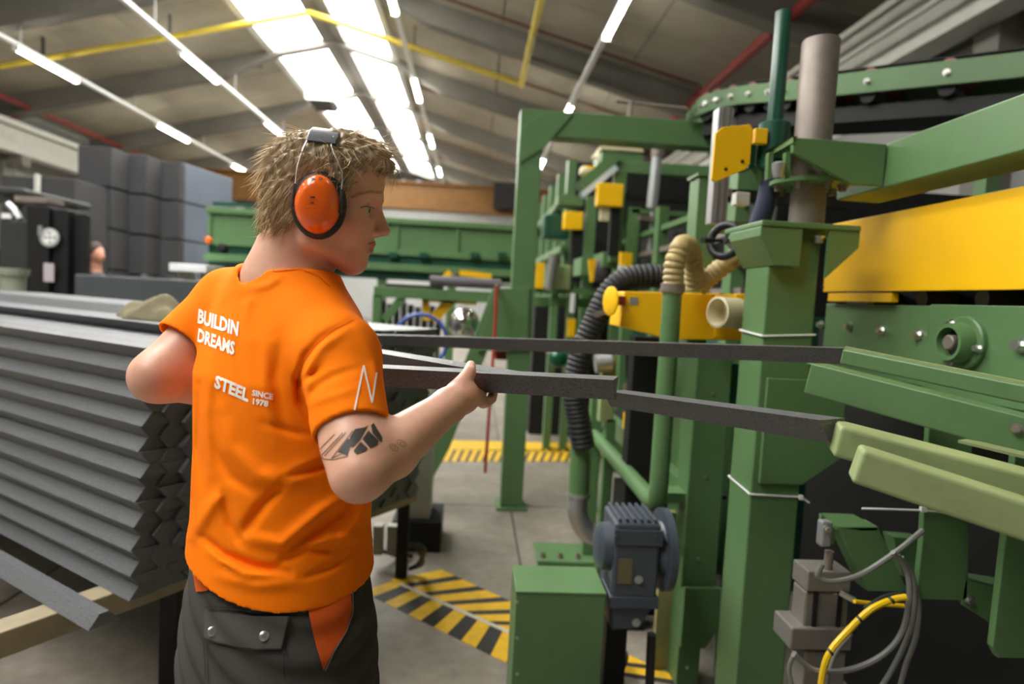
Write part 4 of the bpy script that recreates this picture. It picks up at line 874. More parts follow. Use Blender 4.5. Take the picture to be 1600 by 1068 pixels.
# flat pack of dark boards
y = 5.7; x0_ = atY(116, 445, y).x; x1_ = atY(330, 450, y).x; zt_ = atY(210, 433, y).z
for k in range(3):
    z1 = zt_ - k * .5; q = MB().box((x0_ + .02 * k, y, max(z1 - .49, 0) if k < 2 else 0), (x1_, y + .8, z1)).build('board_pack', mat('slate_board', srgb(72, 75, 80), .45, var=.06), None, .01)
    tag(q, ['top', 'middle', 'bottom'][k] + ' slate-grey board pack between the bar pile and the tall stack', 'board pack', 'slate-grey board packs')
t = thing('white_board', 'white board lying on a trestle beside the green conveyor', 'board', (-2.9, 6.9, 0))
a_, b_ = boxY(264, 412, 322, 424, 6.9, .5); MB().box(a_, b_).build('board', mat('white_board', srgb(235, 238, 240), .5), t, .005)
for x in (a_[0] + .05, b_[0] - .1): MB().box((x, 7.0, 0), (x + .05, 7.3, min(a_[2], b_[2]))).build('leg', GRDR, t)
# ---- forklift
t = thing('forklift', 'black forklift truck with a round grey badge on its mast', 'forklift', (-4.2, 6.4, 0))
y = 6.4; X = lambda u: atY(u, 380, y).x; Zp = lambda v: atY(70, v, y).z
FK = mat('forklift_black', srgb(20, 20, 22), .45, var=.1); FK2 = mat('forklift_dark_grey', srgb(46, 48, 46), .5, var=.1)
MB().box((X(92), y - .1, .08), (X(116), y + .1, Zp(326))).build('mast_upright', FK, t, .01)
MB().box((X(117), y - .02, .08), (X(137), y + .06, Zp(330))).build('mast_upright', FK, t, .01)
MB().box((X(58), y - .15, .3), (X(92), y + .1, Zp(324))).build('mast_plate', FK, t, .01)
MB().box((X(40), y - .16, Zp(320)), (X(90), y + .1, Zp(320) + .05)).build('mast_crosshead', STEEL, t, .006)
MB().box((X(-90), y + .1, .35), (X(50), y + .85, 1.25)).build('chassis', FK2, t, .05)
MB().box((X(-150), y + .1, .3), (X(-90), y + 1.1, 1.35)).build('counterweight', FK, t, .08)
MB().box((X(-80), y + .2, 1.25), (X(-30), y + 1.0, 1.75)).build('seat', FK, t, .06)
MB().box((X(-110), y + .05, Zp(306)), (X(30), y + 1.15, Zp(306) + .07)).build('overhead_guard', FK2, t, .02)
for xx in (X(-105), X(-5)):
    for yy in (y + .08, y + 1.05): MB().box((xx, yy, 1.2), (xx + .07, yy + .07, Zp(306))).build('guard_post', FK2, t)
MB().tube(smoothpath([atY(12, 318, y), atY(22, 328, y), atY(31, 342, y)], 5), .03, 8).build('guard_strut', ALU, t)
MB().box((X(0), y - .02, .9), (X(50), y + .1, Zp(345))).build('dashboard', FK2, t, .03)
MB().box(*boxY(2, 333, 16, 341, y - .03, .03)).build('mirror', WHITE, t)
for xx in (X(-120), X(30)):
    for yy in (y + .05, y + 1.0): MB().lathe((xx, yy, .3), (0, 1, 0), [(0, .3), (.18, .3), (.2, .2)], 24).build('wheel', RUBBER, t)
for yy in (y - .05, y + .5): MB().box((X(120), yy, .06), (X(120) + .5, yy + .12, .1)).build('fork', STEEL, t)
MB().box((X(138), y - .05, .1), (X(142), y + .62, .5)).build('fork_carriage', STEEL, t)
bd = MB().lathe(atY(78, 371, y - .15), FRONT, [(0, .088), (.012, .088)], 28).build('round_badge', mat('badge_grey', srgb(150, 152, 150), .5), t)
for (du, dv) in ((-4, -4), (4, -4), (-4, 4), (4, 4)): sub(MB().lathe(atY(78 + du, 371 + dv, y - .162), FRONT, [(0, .019), (.004, .019)], 12), 'badge_dot', WHITE, bd)
sub(MB().tube([atY(78, 371, y - .164) + V(math.cos(a) * .062, 0, math.sin(a) * .062) for a in np.linspace(0, 2 * PI, 29)], .005, 6), 'badge_ring', WHITE, bd)
MB().box(*boxY(68, 411, 84, 440, y - .156, .008)).build('notice_label', mat('lilac_label', srgb(176, 168, 172), .6), t)
MB().box(*boxY(59, 352, 65, 368, y - .17, .02)).build('hose_clip', ALU, t)
t = thing('waste_bin', 'pale green-grey tub standing beside the forklift', 'bin', (-4, 5.7, 0))
c = atY(20, 430, 5.6)
MB().lathe((c.x, 5.6, 0), (0, 0, 1), [(0, .08), (c.z + .0, .088), (c.z, .11), (c.z + .06, .12), (c.z + .06, .1), (c.z - .2, .08)], 20).build('tub', mat('tub_grey', srgb(150, 156, 140), .5), t)
# ================================================================== FLOOR MARKINGS
def fz(u, v): return atZ(u, v, 0.0)
PY = mat('road_yellow', srgb(222, 176, 22), .6, var=.12, scale=14, dirt=.5, dirtcol=srgb(120, 104, 60)); PB = mat('road_black', srgb(40, 38, 34), .6, var=.1, dirt=.3, dirtcol=srgb(90, 86, 78))
def stripe(pts, m, par, nm='stripe'):
    pp = [V(p.x, p.y, 0.0) for p in pts]; return MB().prism(pp, (0, 0, .0025 if m is PY else .002)).build(nm, m, par)
t = thing('hazard_marking', 'yellow and black hatched hazard marking around the green cabinet', 'floor marking', (0, 3, 0))
oA, oB = fz(566, 924), fz(800, 1040); iA, iB = fz(604, 903), fz(800, 990)
n = 16
ext = 1.55
L0 = lambda a, b, s: a + (b - a) * s
for k in range(18):
    s0, s1 = k * .088, (k + 1) * .088
    sh = .06
    stripe([L0(oA, oB, s0), L0(oA, oB, s1), L0(iA, iB, s1 + sh), L0(iA, iB, s0 + sh)], PY if k % 2 == 0 else PB, t, 'edge_stripe')
# inner stripes: bands between the inner border and the far border
fA, fB = fz(690, 890), fz(1010, 1036)
m_ = 18
for k in range(m_):
    s0, s1 = k / m_, (k + (0.62 if k % 2 == 0 else 1)) / m_
    if k % 2: continue
    s1 = (k + 1.25) / m_
    a0, a1 = L0(iA, iB, s0 * 1.5 + .03), L0(iA, iB, s1 * 1.5 + .03); b0, b1 = L0(fA, fB, s0 * 1.2), L0(fA, fB, s1 * 1.2)
    stripe([a0, a1, b1, b0], PY, t, 'hatch_stripe')
    a0_, b0_ = L0(iA, iB, s1 * 1.5 + .03), L0(fA, fB, s1 * 1.2); a1_, b1_ = L0(iA, iB, (k + 2) / m_ * 1.5 + .03), L0(fA, fB, (k + 2) / m_ * 1.2)
    stripe([a0_, a1_, b1_, b0_], PB, t, 'hatch_gap')
# white edge line
d = (iB - iA).normalized(); s_ = V(-d.y, d.x, 0) * .012
MB().prism([iA + s_ + d * .1, iA - s_ + d * .1, iB - s_ + d * .5, iB + s_ + d * .5], (0, 0, .0035)).build('edge_line', mat('worn_white_line', srgb(196, 190, 176), .6, dirt=.5), t)
t = thing('aisle_marking', 'yellow and black striped aisle line behind the portal frame', 'floor marking', (0.3, 6.4, 0))
for k in range(26):
    u = 640 + k * 13; 
    stripe([fz(u, 720), fz(u + 8, 720.5), fz(u + 17, 702), fz(u + 9, 701.5)], PY, t); stripe([fz(u + 8, 720.5), fz(u + 13, 721), fz(u + 22, 702.3), fz(u + 17, 702)], PB, t)
stripe([fz(640, 701), fz(980, 708), fz(980, 694), fz(640, 686)], PY, t, 'band')
# ================================================================== PILE OF BARS
DB = V(-.823, .568, 0).normalized(); DE = V(.568, .823, 0).normalized()
C0 = P(203, 938, 2.05); LH = .041; BW, TW = .088, .027; PITCH = .117
BL = 3.0
def bar_mesh(up, L, name='foam_bar'):
    h = LH - .0015; w0, w1 = (BW, TW) if up else (TW, BW)
    m_ = MB(); prof = [(-w0 / 2, 0), (w0 / 2, 0), (w1 / 2, h), (-w1 / 2, h)]
    me = m_.prism([(x, 0, z) for x, z in prof], (0, L, 0)).mesh(name); me.materials.append(FOAM); return me
ME = {True: bar_mesh(True, BL), False: bar_mesh(False, BL)}
def basis(dirv, up=V(0, 0, 1)):
    y = dirv.normalized(); x = y.cross(up).normalized(); z = x.cross(y); return Matrix((x, y, z)).transposed().to_4x4()
RB = basis(DB)          # local x = DB x Z
ex = (RB @ V(1, 0, 0)); sgn = 1 if ex.dot(DE) > 0 else -1
NL, NC = 20, 24
rest = MB(); tot = 0
def lay(k, e, up, slide, tilt=0.0): 
    return C0 + DE * e + V(0, 0, k * LH) - DB * slide
pile_top = C0.z + NL * LH
labs = []
for k in range(NL + 2):
    out = .005 * (NL - k) * 0
    lean = .0042 * k + float(RNG.normal(0, .006))
    for c in range(NC):
        up = (c % 2 == 0) == (k % 2 == 0)
        e = .04 + c * PITCH / 2
        if k == NL and c < 5: continue
        if k == NL + 1 and (c < 9 or c > 15): continue
        p = lay(k, e, up, lean + float(RNG.normal(0, .006)) + (.05 * math.sin(c * .4) if k > 3 else 0))
        # edge bars of the near and far side, and the top layers, are single objects
        if c < 4 or c > NC - 8 or k >= NL:
            o = bpy.data.objects.new('foam_bar', ME[up]); COL.objects.link(o)
            o.matrix_world = Matrix.Translation(p) @ RB @ Matrix.Rotation(float(RNG.normal(0, .002)), 4, 'Z')
            if k >= NL: lb = ORD[c] + ' bar from the loose-bar side on the ' + ('upper' if k > NL else 'lower') + ' loose top layer of the pile'
            elif c < 4: lb = ('outermost' if c == 0 else ORD[c]) + ' bar in, ' + ORD[k] + ' layer up, loose-bar side of the pile'
            else: lb = ('outermost' if c == NC - 1 else ORD[NC - 1 - c]) + ' bar in, ' + ORD[k] + ' layer up, control-post side of the pile'
            tag(o, lb, 'bar', 'foam bars in the big pile'); tot += 1
        else:
            M = Matrix.Translation(p) @ RB
            rest.add([M @ v.co for v in ME[up].vertices], [tuple(f.vertices) for f in ME[up].polygons])
ro = rest.build('foam_bar_core', FOAM); tag(ro, 'inner bars of the big grey foam bar pile', 'bars', kind='stuff')
# bearers and trestle under the pile
t = thing('bar_trestle', 'timber bearers on steel trestle legs carrying the bar pile', 'trestle', (C0.x, C0.y, 0))
for j, d in enumerate((.14, 1.3, 2.5)):
    a = C0 + DB * d - DE * (1.1 if j == 0 else .3) + V(0, 0, -.042); b = C0 + DB * d + DE * 1.55 + V(0, 0, -.042)
    MB().bar(a, b, .09, .08).build('bearer', WOOD, t, .004)
    for s in ((.5, 1.0) if j == 0 else (0, .5, 1.0)):
        p = a + (b - a) * (.02 + .96 * s); MB().box((p.x - .03, p.y - .03, 0), (p.x + .03, p.y + .03, p.z - .04)).build('leg', SHADOWY, t)
# loose bar on the bearer
pl_ = atZ(163, 976, C0.z)
o = bpy.data.objects.new('foam_bar', bar_mesh(True, 2.2, 'foam_bar_short')); COL.objects.link(o); o.matrix_world = Matrix.Translation(pl_ + DE * .0) @ RB
tag(o, 'single loose grey foam bar lying apart on the timber bearer', 'bar')
# bars going into the machine
def single(a, b, label, w=1.0, top=True):
    L = (b - a).length; up = top; h = LH - .0015; w0, w1 = (.014, .068)
    m_ = MB(); prof = [(-w0 / 2, -h / 2), (w0 / 2, -h / 2), (w1 / 2, h / 2), (-w1 / 2, h / 2)]
    M = Matrix.Translation(a) @ basis(b - a)
    n = 6; vs = []
    for i in range(n + 1):
        for x, z in prof: vs.append(M @ V(x, L * i / n, z))
    fs = [(i * 4 + q, i * 4 + (q + 1) % 4, (i + 1) * 4 + (q + 1) % 4, (i + 1) * 4 + q) for i in range(n) for q in range(4)] + [(3, 2, 1, 0), tuple(range(4 * n, 4 * n + 4))]
    o = MB().add(vs, fs).build('foam_bar', FOAM); tag(o, label, 'bar'); return o
zt2 = pile_top + LH * 2
single(P(1322, 556, 1.52), P(500, 527, 2.72), 'long straight grey foam bar running into the narrow green guide')
HB0, HB1 = P(962, 607, 1.17), P(470, 580, 1.36)
single(HB0, HB1, 'grey foam bar gripped in the hand of the man in orange')
b4a = P(800, 598, 1.235); b4b = P(592, 560, 1.62); dd = (b4b - b4a)
single(b4a, b4a + dd * 1.75, 'grey foam bar slanting back from the hand to the pile top')
single(P(958, 622, 1.56), P(1301, 673, 1.06), 'short grey foam bar running into the worn pale trough')
# cloth on the pile
cb = atZ(232, 497, pile_top + LH); vs = []; gx, gy = 26, 16
for j in range(gy):
    for i in range(gx):
        s, q = i / (gx - 1), j / (gy - 1)
        r = .5 + .5 * math.sin(PI * min(1, max(0, s)))
        h = .075 * (math.sin(PI * q) ** .6) * (math.sin(PI * (s * .92 + .04)) ** .5) * (1 + .3 * math.sin(9 * s + 4 * q) + .25 * math.sin(17 * s - 9 * q))
        vs.append(cb + DB * (.16 - .42 * s) + V(0, 0, .004 + max(h, 0)) + DE * ((q - .5) * .2 * r + .012 * math.sin(11 * s)))
fs = [(j * gx + i, j * gx + i + 1, (j + 1) * gx + i + 1, (j + 1) * gx + i) for j in range(gy - 1) for i in range(gx - 1)]
n_ = gx * gy
cl = MB().add(vs + [v - V(0, 0, .004) for v in vs], fs + [tuple(k + n_ for k in reversed(f)) for f in fs], True).build('work_jacket', mat('olive_cloth', srgb(112, 104, 78), .9, var=.15, scale=20, bump=.2, bscale=200)); tag(cl, 'crumpled olive work cloth lying on top of the bar pile', 'cloth')
# ================================================================== PEOPLE: signed-distance figures meshed by surface nets
def A3(p): return np.array((p[0], p[1], p[2]), dtype=np.float32)
def sd_cone(p, a, b, ra, rb):
    a, b = A3(a), A3(b); ab = b - a; t = np.clip(((p - a) @ ab) / float(ab @ ab), 0, 1)
    q = p - a - t[:, None] * ab
    return np.sqrt((q * q).sum(1)) - (ra + (rb - ra) * t)
def sd_ell(p, c, r, R=None):
    q = p - A3(c)
    if R is not None: q = q @ R
    r = A3(r); k0 = np.sqrt(((q / r) ** 2).sum(1)); k1 = np.sqrt(((q / (r * r)) ** 2).sum(1)) + 1e-9
    return k0 * (k0 - 1) / k1
def smin(a, b, k): h = np.clip(.5 + .5 * (b - a) / k, 0, 1); return b + (a - b) * h - k * h * (1 - h)
def smax(a, b, k): return -smin(-a, -b, k)
def axis_steps(segs):
    out = []
    for a, b, s in segs: out.append(np.arange(a, b, s))
    return np.concatenate(out).astype(np.float32)
def surface_nets(fn, xs, ys, zs, blk=8, slack=1.5):
    nx, ny, nz = len(xs), len(ys), len(zs)
    val = np.empty((nx, ny, nz), np.float32)
    bx = [(i, min(i + blk, nx)) for i in range(0, nx, blk)]; by = [(i, min(i + blk, ny)) for i in range(0, ny, blk)]; bz = [(i, min(i + blk, nz)) for i in range(0, nz, blk)]
    cx = np.array([(xs[a] + xs[b - 1]) / 2 for a, b in bx]); cy = np.array([(ys[a] + ys[b - 1]) / 2 for a, b in by]); cz = np.array([(zs[a] + zs[b - 1]) / 2 for a, b in bz])
    hx = np.array([(xs[min(b, nx - 1)] - xs[a]) / 2 for a, b in bx]); hy = np.array([(ys[min(b, ny - 1)] - ys[a]) / 2 for a, b in by]); hz = np.array([(zs[min(b, nz - 1)] - zs[a]) / 2 for a, b in bz])
    G = np.stack(np.meshgrid(cx, cy, cz, indexing='ij'), -1).reshape(-1, 3).astype(np.float32)
    d = fn(G).reshape(len(cx), len(cy), len(cz))
    rad = np.sqrt(hx[:, None, None] ** 2 + hy[None, :, None] ** 2 + hz[None, None, :] ** 2)
    near = np.abs(d) < rad * slack + .008
    sg = np.where(d < 0, -1.0, 1.0)
    for i, (a, b) in enumerate(bx):
        for j, (c, e) in enumerate(by):
            col = val[a:b, c:e]
            for k, (f, g) in enumerate(bz):
                if not near[i, j, k]: col[:, :, f:g] = sg[i, j, k]
    idx = np.argwhere(near)
    CH = 1500
    for s in range(0, len(idx), CH):
        part = idx[s:s + CH]; pts = []; 
        for (i, j, k) in part:
            a, b = bx[i]; c, e = by[j]; f, g = bz[k]
            q = np.empty((b - a, e - c, g - f, 3), np.float32); q[..., 0] = xs[a:b, None, None]; q[..., 1] = ys[None, c:e, None]; q[..., 2] = zs[None, None, f:g]
            pts.append(q.reshape(-1, 3))
        r = fn(np.concatenate(pts)); o = 0
        for (i, j, k) in part:
            a, b = bx[i]; c, e = by[j]; f, g = bz[k]; n = (b - a) * (e - c) * (g - f)
            val[a:b, c:e, f:g] = r[o:o + n].reshape(b - a, e - c, g - f); o += n
    neg = val < 0
    cnt = np.zeros((nx - 1, ny - 1, nz - 1), np.uint8)
    for dx in (0, 1):
        for dy in (0, 1):
            for dz in (0, 1): cnt += neg[dx:nx - 1 + dx, dy:ny - 1 + dy, dz:nz - 1 + dz]
    act = np.argwhere((cnt > 0) & (cnt < 8)); n = len(act)
    vid = np.full((nx - 1, ny - 1, nz - 1), -1, np.int32); vid[act[:, 0], act[:, 1], act[:, 2]] = np.arange(n)
    co = [(0, 0, 0), (1, 0, 0), (0, 1, 0), (1, 1, 0), (0, 0, 1), (1, 0, 1), (0, 1, 1), (1, 1, 1)]
    cv = np.stack([val[act[:, 0] + a, act[:, 1] + b, act[:, 2] + c] for a, b, c in co], 1)
    cp = np.stack([np.stack([xs[act[:, 0] + a], ys[act[:, 1] + b], zs[act[:, 2] + c]], 1) for a, b, c in co], 1)
    acc = np.zeros((n, 3)); w = np.zeros(n)
    for a in range(8):
        for b in range(a + 1, 8):
            if bin(a ^ b).count('1') != 1: continue
            m = (cv[:, a] < 0) != (cv[:, b] < 0); t = cv[m, a] / (cv[m, a] - cv[m, b])
            acc[m] += cp[m, a] + t[:, None] * (cp[m, b] - cp[m, a]); w[m] += 1
    verts = acc / w[:, None]
    faces = []
    for ax in range(3):
        sl0 = [slice(None)] * 3; sl1 = [slice(None)] * 3; sl0[ax] = slice(0, -1); sl1[ax] = slice(1, None)
        a, b = neg[tuple(sl0)], neg[tuple(sl1)]; e = np.argwhere(a != b)
        o1, o2 = (ax + 1) % 3, (ax + 2) % 3
        lim = [nx - 1, ny - 1, nz - 1]
        ok = (e[:, o1] > 0) & (e[:, o2] > 0) & (e[:, o1] < lim[o1]) & (e[:, o2] < lim[o2]); e = e[ok]
        flip = a[e[:, 0], e[:, 1], e[:, 2]]
        def g(d1, d2):
            q = e.copy(); q[:, o1] -= d1; q[:, o2] -= d2; return vid[q[:, 0], q[:, 1], q[:, 2]]
        quad = np.stack([g(1, 1), g(0, 1), g(0, 0), g(1, 0)], 1)
        quad[~flip] = quad[~flip][:, ::-1]; faces.append(quad)
    faces = np.concatenate(faces); faces = faces[(faces >= 0).all(1)]
    return verts, faces
def np_mesh(name, v, f, m, parent=None, smooth=True):
    me = bpy.data.meshes.new(name); me.vertices.add(len(v)); me.vertices.foreach_set('co', np.asarray(v, np.float32).ravel())
    k = f.shape[1]; me.loops.add(len(f) * k); me.polygons.add(len(f)); me.loops.foreach_set('vertex_index', f.astype(np.int32).ravel())
    me.polygons.foreach_set('loop_start', np.arange(0, len(f) * k, k, dtype=np.int32)); me.polygons.foreach_set('loop_total', np.full(len(f), k, np.int32))
    me.polygons.foreach_set('use_smooth', np.full(len(f), smooth)); me.update(calc_edges=True); me.materials.append(m)
    o = bpy.data.objects.new(name, me); COL.objects.link(o)
    if parent is not None: o.parent = parent
    return o
def relax(v, f, it=1, lam=.5):
    n = len(v)
    for _ in range(it):
        s = np.zeros((n, 3)); c = np.zeros(n)
        for k in range(4):
            a, b = f[:, k], f[:, (k + 1) % 4]
            np.add.at(s, a, v[b]); np.add.at(c, a, 1); np.add.at(s, b, v[a]); np.add.at(c, b, 1)
        v = v + lam * (s / np.maximum(c, 1)[:, None] - v)
    return v
def bvh_of(v, f): return BVHTree.FromPolygons([tuple(x) for x in v], [tuple(int(i) for i in x) for x in f])
def color_attr(o, cols):
    at = o.data.color_attributes.new('tint', 'FLOAT_COLOR', 'POINT'); c = np.ones((len(cols), 4), np.float32); c[:, :3] = cols; at.data.foreach_set('color', c.ravel())
def attr_mat(name, rough=.5, sss=0.0, bump=0.0, bscale=300, spec=.5, aniso=0, sheen=0):
    m = bpy.data.materials.new(name); m.use_nodes = True; nt = m.node_tree; b = nt.nodes['Principled BSDF']
    a = nt.nodes.new('ShaderNodeAttribute'); a.attribute_name = 'tint'
    tc = nt.nodes.new('ShaderNodeTexCoord'); n1 = nt.nodes.new('ShaderNodeTexNoise'); n1.inputs['Scale'].default_value = 60; nt.links.new(tc.outputs['Object'], n1.inputs['Vector'])
    mr = nt.nodes.new('ShaderNodeMapRange'); mr.inputs[3].default_value = .9; mr.inputs[4].default_value = 1.1; nt.links.new(n1.outputs[0], mr.inputs[0])
    mx = nt.nodes.new('ShaderNodeMix'); mx.data_type = 'RGBA'; mx.blend_type = 'MULTIPLY'; mx.inputs[0].default_value = 1
    nt.links.new(a.outputs['Color'], mx.inputs[6]); nt.links.new(mr.outputs[0], mx.inputs[7]); nt.links.new(mx.outputs[2], b.inputs['Base Color'])
    b.inputs['Roughness'].default_value = rough; b.inputs['Specular IOR Level'].default_value = spec
    if sss: b.inputs['Subsurface Weight'].default_value = sss; b.inputs['Subsurface Radius'].default_value = (.012, .004, .002); b.inputs['Subsurface Scale'].default_value = .6
    if bump:
        n3 = nt.nodes.new('ShaderNodeTexNoise'); n3.inputs['Scale'].default_value = bscale; nt.links.new(tc.outputs['Object'], n3.inputs['Vector'])
        bp = nt.nodes.new('ShaderNodeBump'); bp.inputs['Strength'].default_value = bump; bp.inputs['Distance'].default_value = .002; nt.links.new(n3.outputs[0], bp.inputs['Height']); nt.links.new(bp.outputs[0], b.inputs['Normal'])
    return m
# ------------------------------------------------------------------ pose of the man in orange
TF = V(.6, .8, 0); TL = V(-.8, .6, 0); UP = V(0, 0, 1)
NB = P(452, 420, 1.17); HIP = P(437, 930, 1.16)
SR = P(528, 556, 1.03); SLf = NB + TL * .175 + UP * -.07 + TF * .0
ER = P(562, 738, .91); WR = P(700, 634, 1.10)
EL = P(246, 588, 1.17); WL = V(-.385, 1.335, 1.315)
vr = ray(503, 312); vr = V(vr.x, vr.y, 0).normalized(); hr = V(vr.y, -vr.x, 0)
th = math.radians(9); HF0 = (hr * math.cos(th) - vr * math.sin(th)).normalized(); pit = math.radians(-3)
HF = HF0 * math.cos(pit) + UP * math.sin(pit); HL = UP.cross(HF0).normalized(); HU = HF.cross(HL).normalized()
HO = P(503, 312, 1.15)
HR = np.array([[HF.x, HL.x, HU.x], [HF.y, HL.y, HU.y], [HF.z, HL.z, HU.z]], np.float32)
def H(f, l, u): return HO + HF * f + HL * l + HU * u
def head_local(p): return (p - A3(HO)) @ HR
def sd_head(q):
    d = sd_ell(q, (-.004, 0, .035), (.098, .075, .080))
    d = smin(d, sd_ell(q, (.042, 0, -.028), (.058, .058, .085)), .03)
    d = smin(d, sd_ell(q, (.062, 0, .045), (.045, .055, .045)), .02)
    d = smin(d, sd_ell(q, (.0665, 0, -.103), (.0225, .024, .021)), .02)
    for s in (-1, 1):
        d = smin(d, sd_cone(q, (.06, .012 * s, -.104), (.0, .052 * s, -.072), .017, .02), .022)
        d = smin(d, sd_cone(q, (.0, .052 * s, -.072), (-.012, .06 * s, -.02), .02, .02), .02)
        d = smin(d, sd_ell(q, (.05, .036 * s, -.036), (.034, .03, .032)), .02)
    d = smin(d, sd_ell(q, (.07, 0, -.076), (.0255, .029, .027)), .014)
    d = smin(d, sd_cone(q, (.096, .008, .0125), (.074, .046, .012), .0105, .010), .012)
    d = smin(d, sd_cone(q, (.096, -.008, .0125), (.074, -.046, .012), .0105, .010), .012)
    for s in (-1, 1): d = smax(d, -sd_ell(q, (.1015, .034 * s, -.009), (.0235, .023, .0165)), .009)
    d = smin(d, sd_cone(q, (.093, 0, .006), (.111, 0, -.036), .008, .0105), .008)
    d = smin(d, sd_ell(q, (.1125, 0, -.043), (.0125, .0115, .0095)), .007)
    for s in (-1, 1):
        d = smin(d, sd_ell(q, (.099, .0125 * s, -.048), (.011, .0068, .0075)), .005)
        d = smax(d, -sd_ell(q, (.1035, .0065 * s, -.0545), (.0055, .003, .0035)), .003)
        e = sd_ell(q, (.0775, .0325 * s, -.010), (.0138, .0150, .0133))
        e = smax(e, -sd_ell(q, (.0925, .0365 * s, -.0115), (.0105, .0165, .0052)), .002)
        d = smin(d, e, .004)
    d = smin(d, sd_cone(q, (.0945, 0, -.0685), (.080, .023, -.0735), .0062, .0035), .004)
    d = smin(d, sd_cone(q, (.0945, 0, -.0685), (.080, -.023, -.0735), .0062, .0035), .004)
    d = smin(d, sd_cone(q, (.0915, 0, -.0815), (.079, .021, -.0775), .0068, .0035), .005)
    d = smin(d, sd_cone(q, (.0915, 0, -.0815), (.079, -.021, -.0775), .0068, .0035), .005)
    for s in (-1, 1): d = smax(d, -sd_cone(q, (.103, 0, -.0752), (.081, .026 * s, -.0752), .0022, .0018), .003)
    d = smax(d, -sd_cone(q, (.102, .02, -.0945), (.102, -.02, -.0945), .0085, .0085), .012)
    for s in (-1, 1): d = smin(d, sd_ell(q, (-.012, .078 * s, -.008), (.022, .008, .032)), .006)
    return d
BW_ = A3(NB)
def finger(p, pts, rs):
    d = None
    for (a, b, ra, rb) in zip(pts[:-1], pts[1:], rs[:-1], rs[1:]):
        e = sd_cone(p, a, b, ra, rb); d = e if d is None else np.minimum(d, e)
    return d
hbd = (HB1 - HB0).normalized()
def on_bar(u): # point of the held bar's axis at that pixel column
    r0, r1 = HB0, HB1; best = min((abs(proj(r0 + (r1 - r0) * s)[0] - u), s) for s in np.linspace(0, 1, 400)); return r0 + (r1 - r0) * best[1]
def proj(p):
    q = Vector(p) - EYE; z = q.dot(FWD); return (CU + F * q.dot(RIGHT) / z, CV - F * q.dot(UPV) / z, z)
bn = V(hbd.y, -hbd.x, 0).normalized(); bn = bn if bn.y < 0 else -bn       # towards the camera
FING = []
for k, (u, r, ln) in enumerate(((764, .0095, 1.0), (747, .0098, 1.06), (731, .0092, 1.0), (717, .008, .85))):
    b = on_bar(u)
    FING.append(([b + bn * .030 + UP * -.037, b + bn * .012 + UP * -.0385, b - bn * .022 + UP * -.036, b - bn * .040 + UP * -.012, b - bn * .039 + UP * .008], [r * 1.15, r * 1.05, r, r * .9, r * .75]))
bt = on_bar(738)
THUMB = ([P(712, 618, 1.125), P(722, 600, 1.128), P(733, 582, 1.145), bt + bn * .012 + UP * .0315], [.0185, .0155, .0125, .0095])
PALM = [(WR, P(722, 619, 1.135), .029, .0285), (P(722, 619, 1.135), on_bar(757) + bn * .034 + UP * -.026, .0285, .0165), (P(722, 619, 1.135), on_bar(722) + bn * .038 + UP * -.034, .027, .016)]
bl_ = on_bar(480)
FINGL = []
for k in range(4):
    b = bl_ + hbd * (.018 * (k - 1.5)) * -1; r = .0092
    FINGL.append(([b + bn * .034 + UP * -.03, b + bn * .01 + UP * -.038, b - bn * .022 + UP * -.035, b - bn * .038 + UP * -.01], [r * 1.1, r, r, r * .8]))
def sd_hands(p):
    d = None
    for a, b, ra, rb in PALM:
        e = sd_cone(p, a, b, ra, rb); d = e if d is None else smin(d, e, .012)
    for pts, rs in FING: d = smin(d, finger(p, pts, rs), .004)
    d = smin(d, finger(p, *THUMB), .007)
    e = sd_cone(p, WL, bl_ + bn * .036 + UP * -.02, .027, .026); d = np.minimum(d, e)
    for pts, rs in FINGL: d = smin(d, finger(p, pts, rs), .004)
    d = smin(d, finger(p, [WL + (bl_ - WL) * .4, bl_ + bn * .035 + UP * .01, bl_ + UP * .03], [.016, .012, .009]), .006)
    return d
ZT = np.array([.80, .92, 1.0, 1.12, 1.24, 1.36, 1.44, 1.50, 1.545, 1.60])
TA = np.array([.150, .155, .155, .140, .145, .155, .150, .115, .070, .05]); TB = np.array([.108, .110, .108, .100, .105, .108, .092, .078, .062, .05])
def tor_local(p):
    t = np.clip((p[:, 2] - HIP.z) / (NB.z - HIP.z), -1.5, 1.2)
    cx = HIP.x + (NB.x - HIP.x) * t; cy = HIP.y + (NB.y - HIP.y) * t
    dx, dy = p[:, 0] - cx, p[:, 1] - cy
    return dx * TL.x + dy * TL.y, dx * TF.x + dy * TF.y
def sd_loft(p, Z, A, B, ex=2.3):
    a, b = tor_local(p); z = p[:, 2]; AA = np.interp(z, Z, A); BB = np.interp(z, Z, B)
    q = (np.abs(a / AA) ** ex + np.abs(b / BB) ** ex) ** (1 / ex)
    d = (q - 1) * np.minimum(AA, BB)
    return np.maximum(np.maximum(d, z - Z[-1]), Z[0] - z)
FOOT = [HIP - TL * .1 + UP * 0, HIP + TL * .12 + UP * 0]
def legpts(s):
    h = HIP + TL * (.085 * s) + UP * -.02; f = V(h.x, h.y, 0) + TL * (.05 * s) + TF * (.06 if s < 0 else -.02)
    k = V((h.x + f.x) / 2, (h.y + f.y) / 2, .5) + TF * .03
    return h, k, V(f.x, f.y, .085)
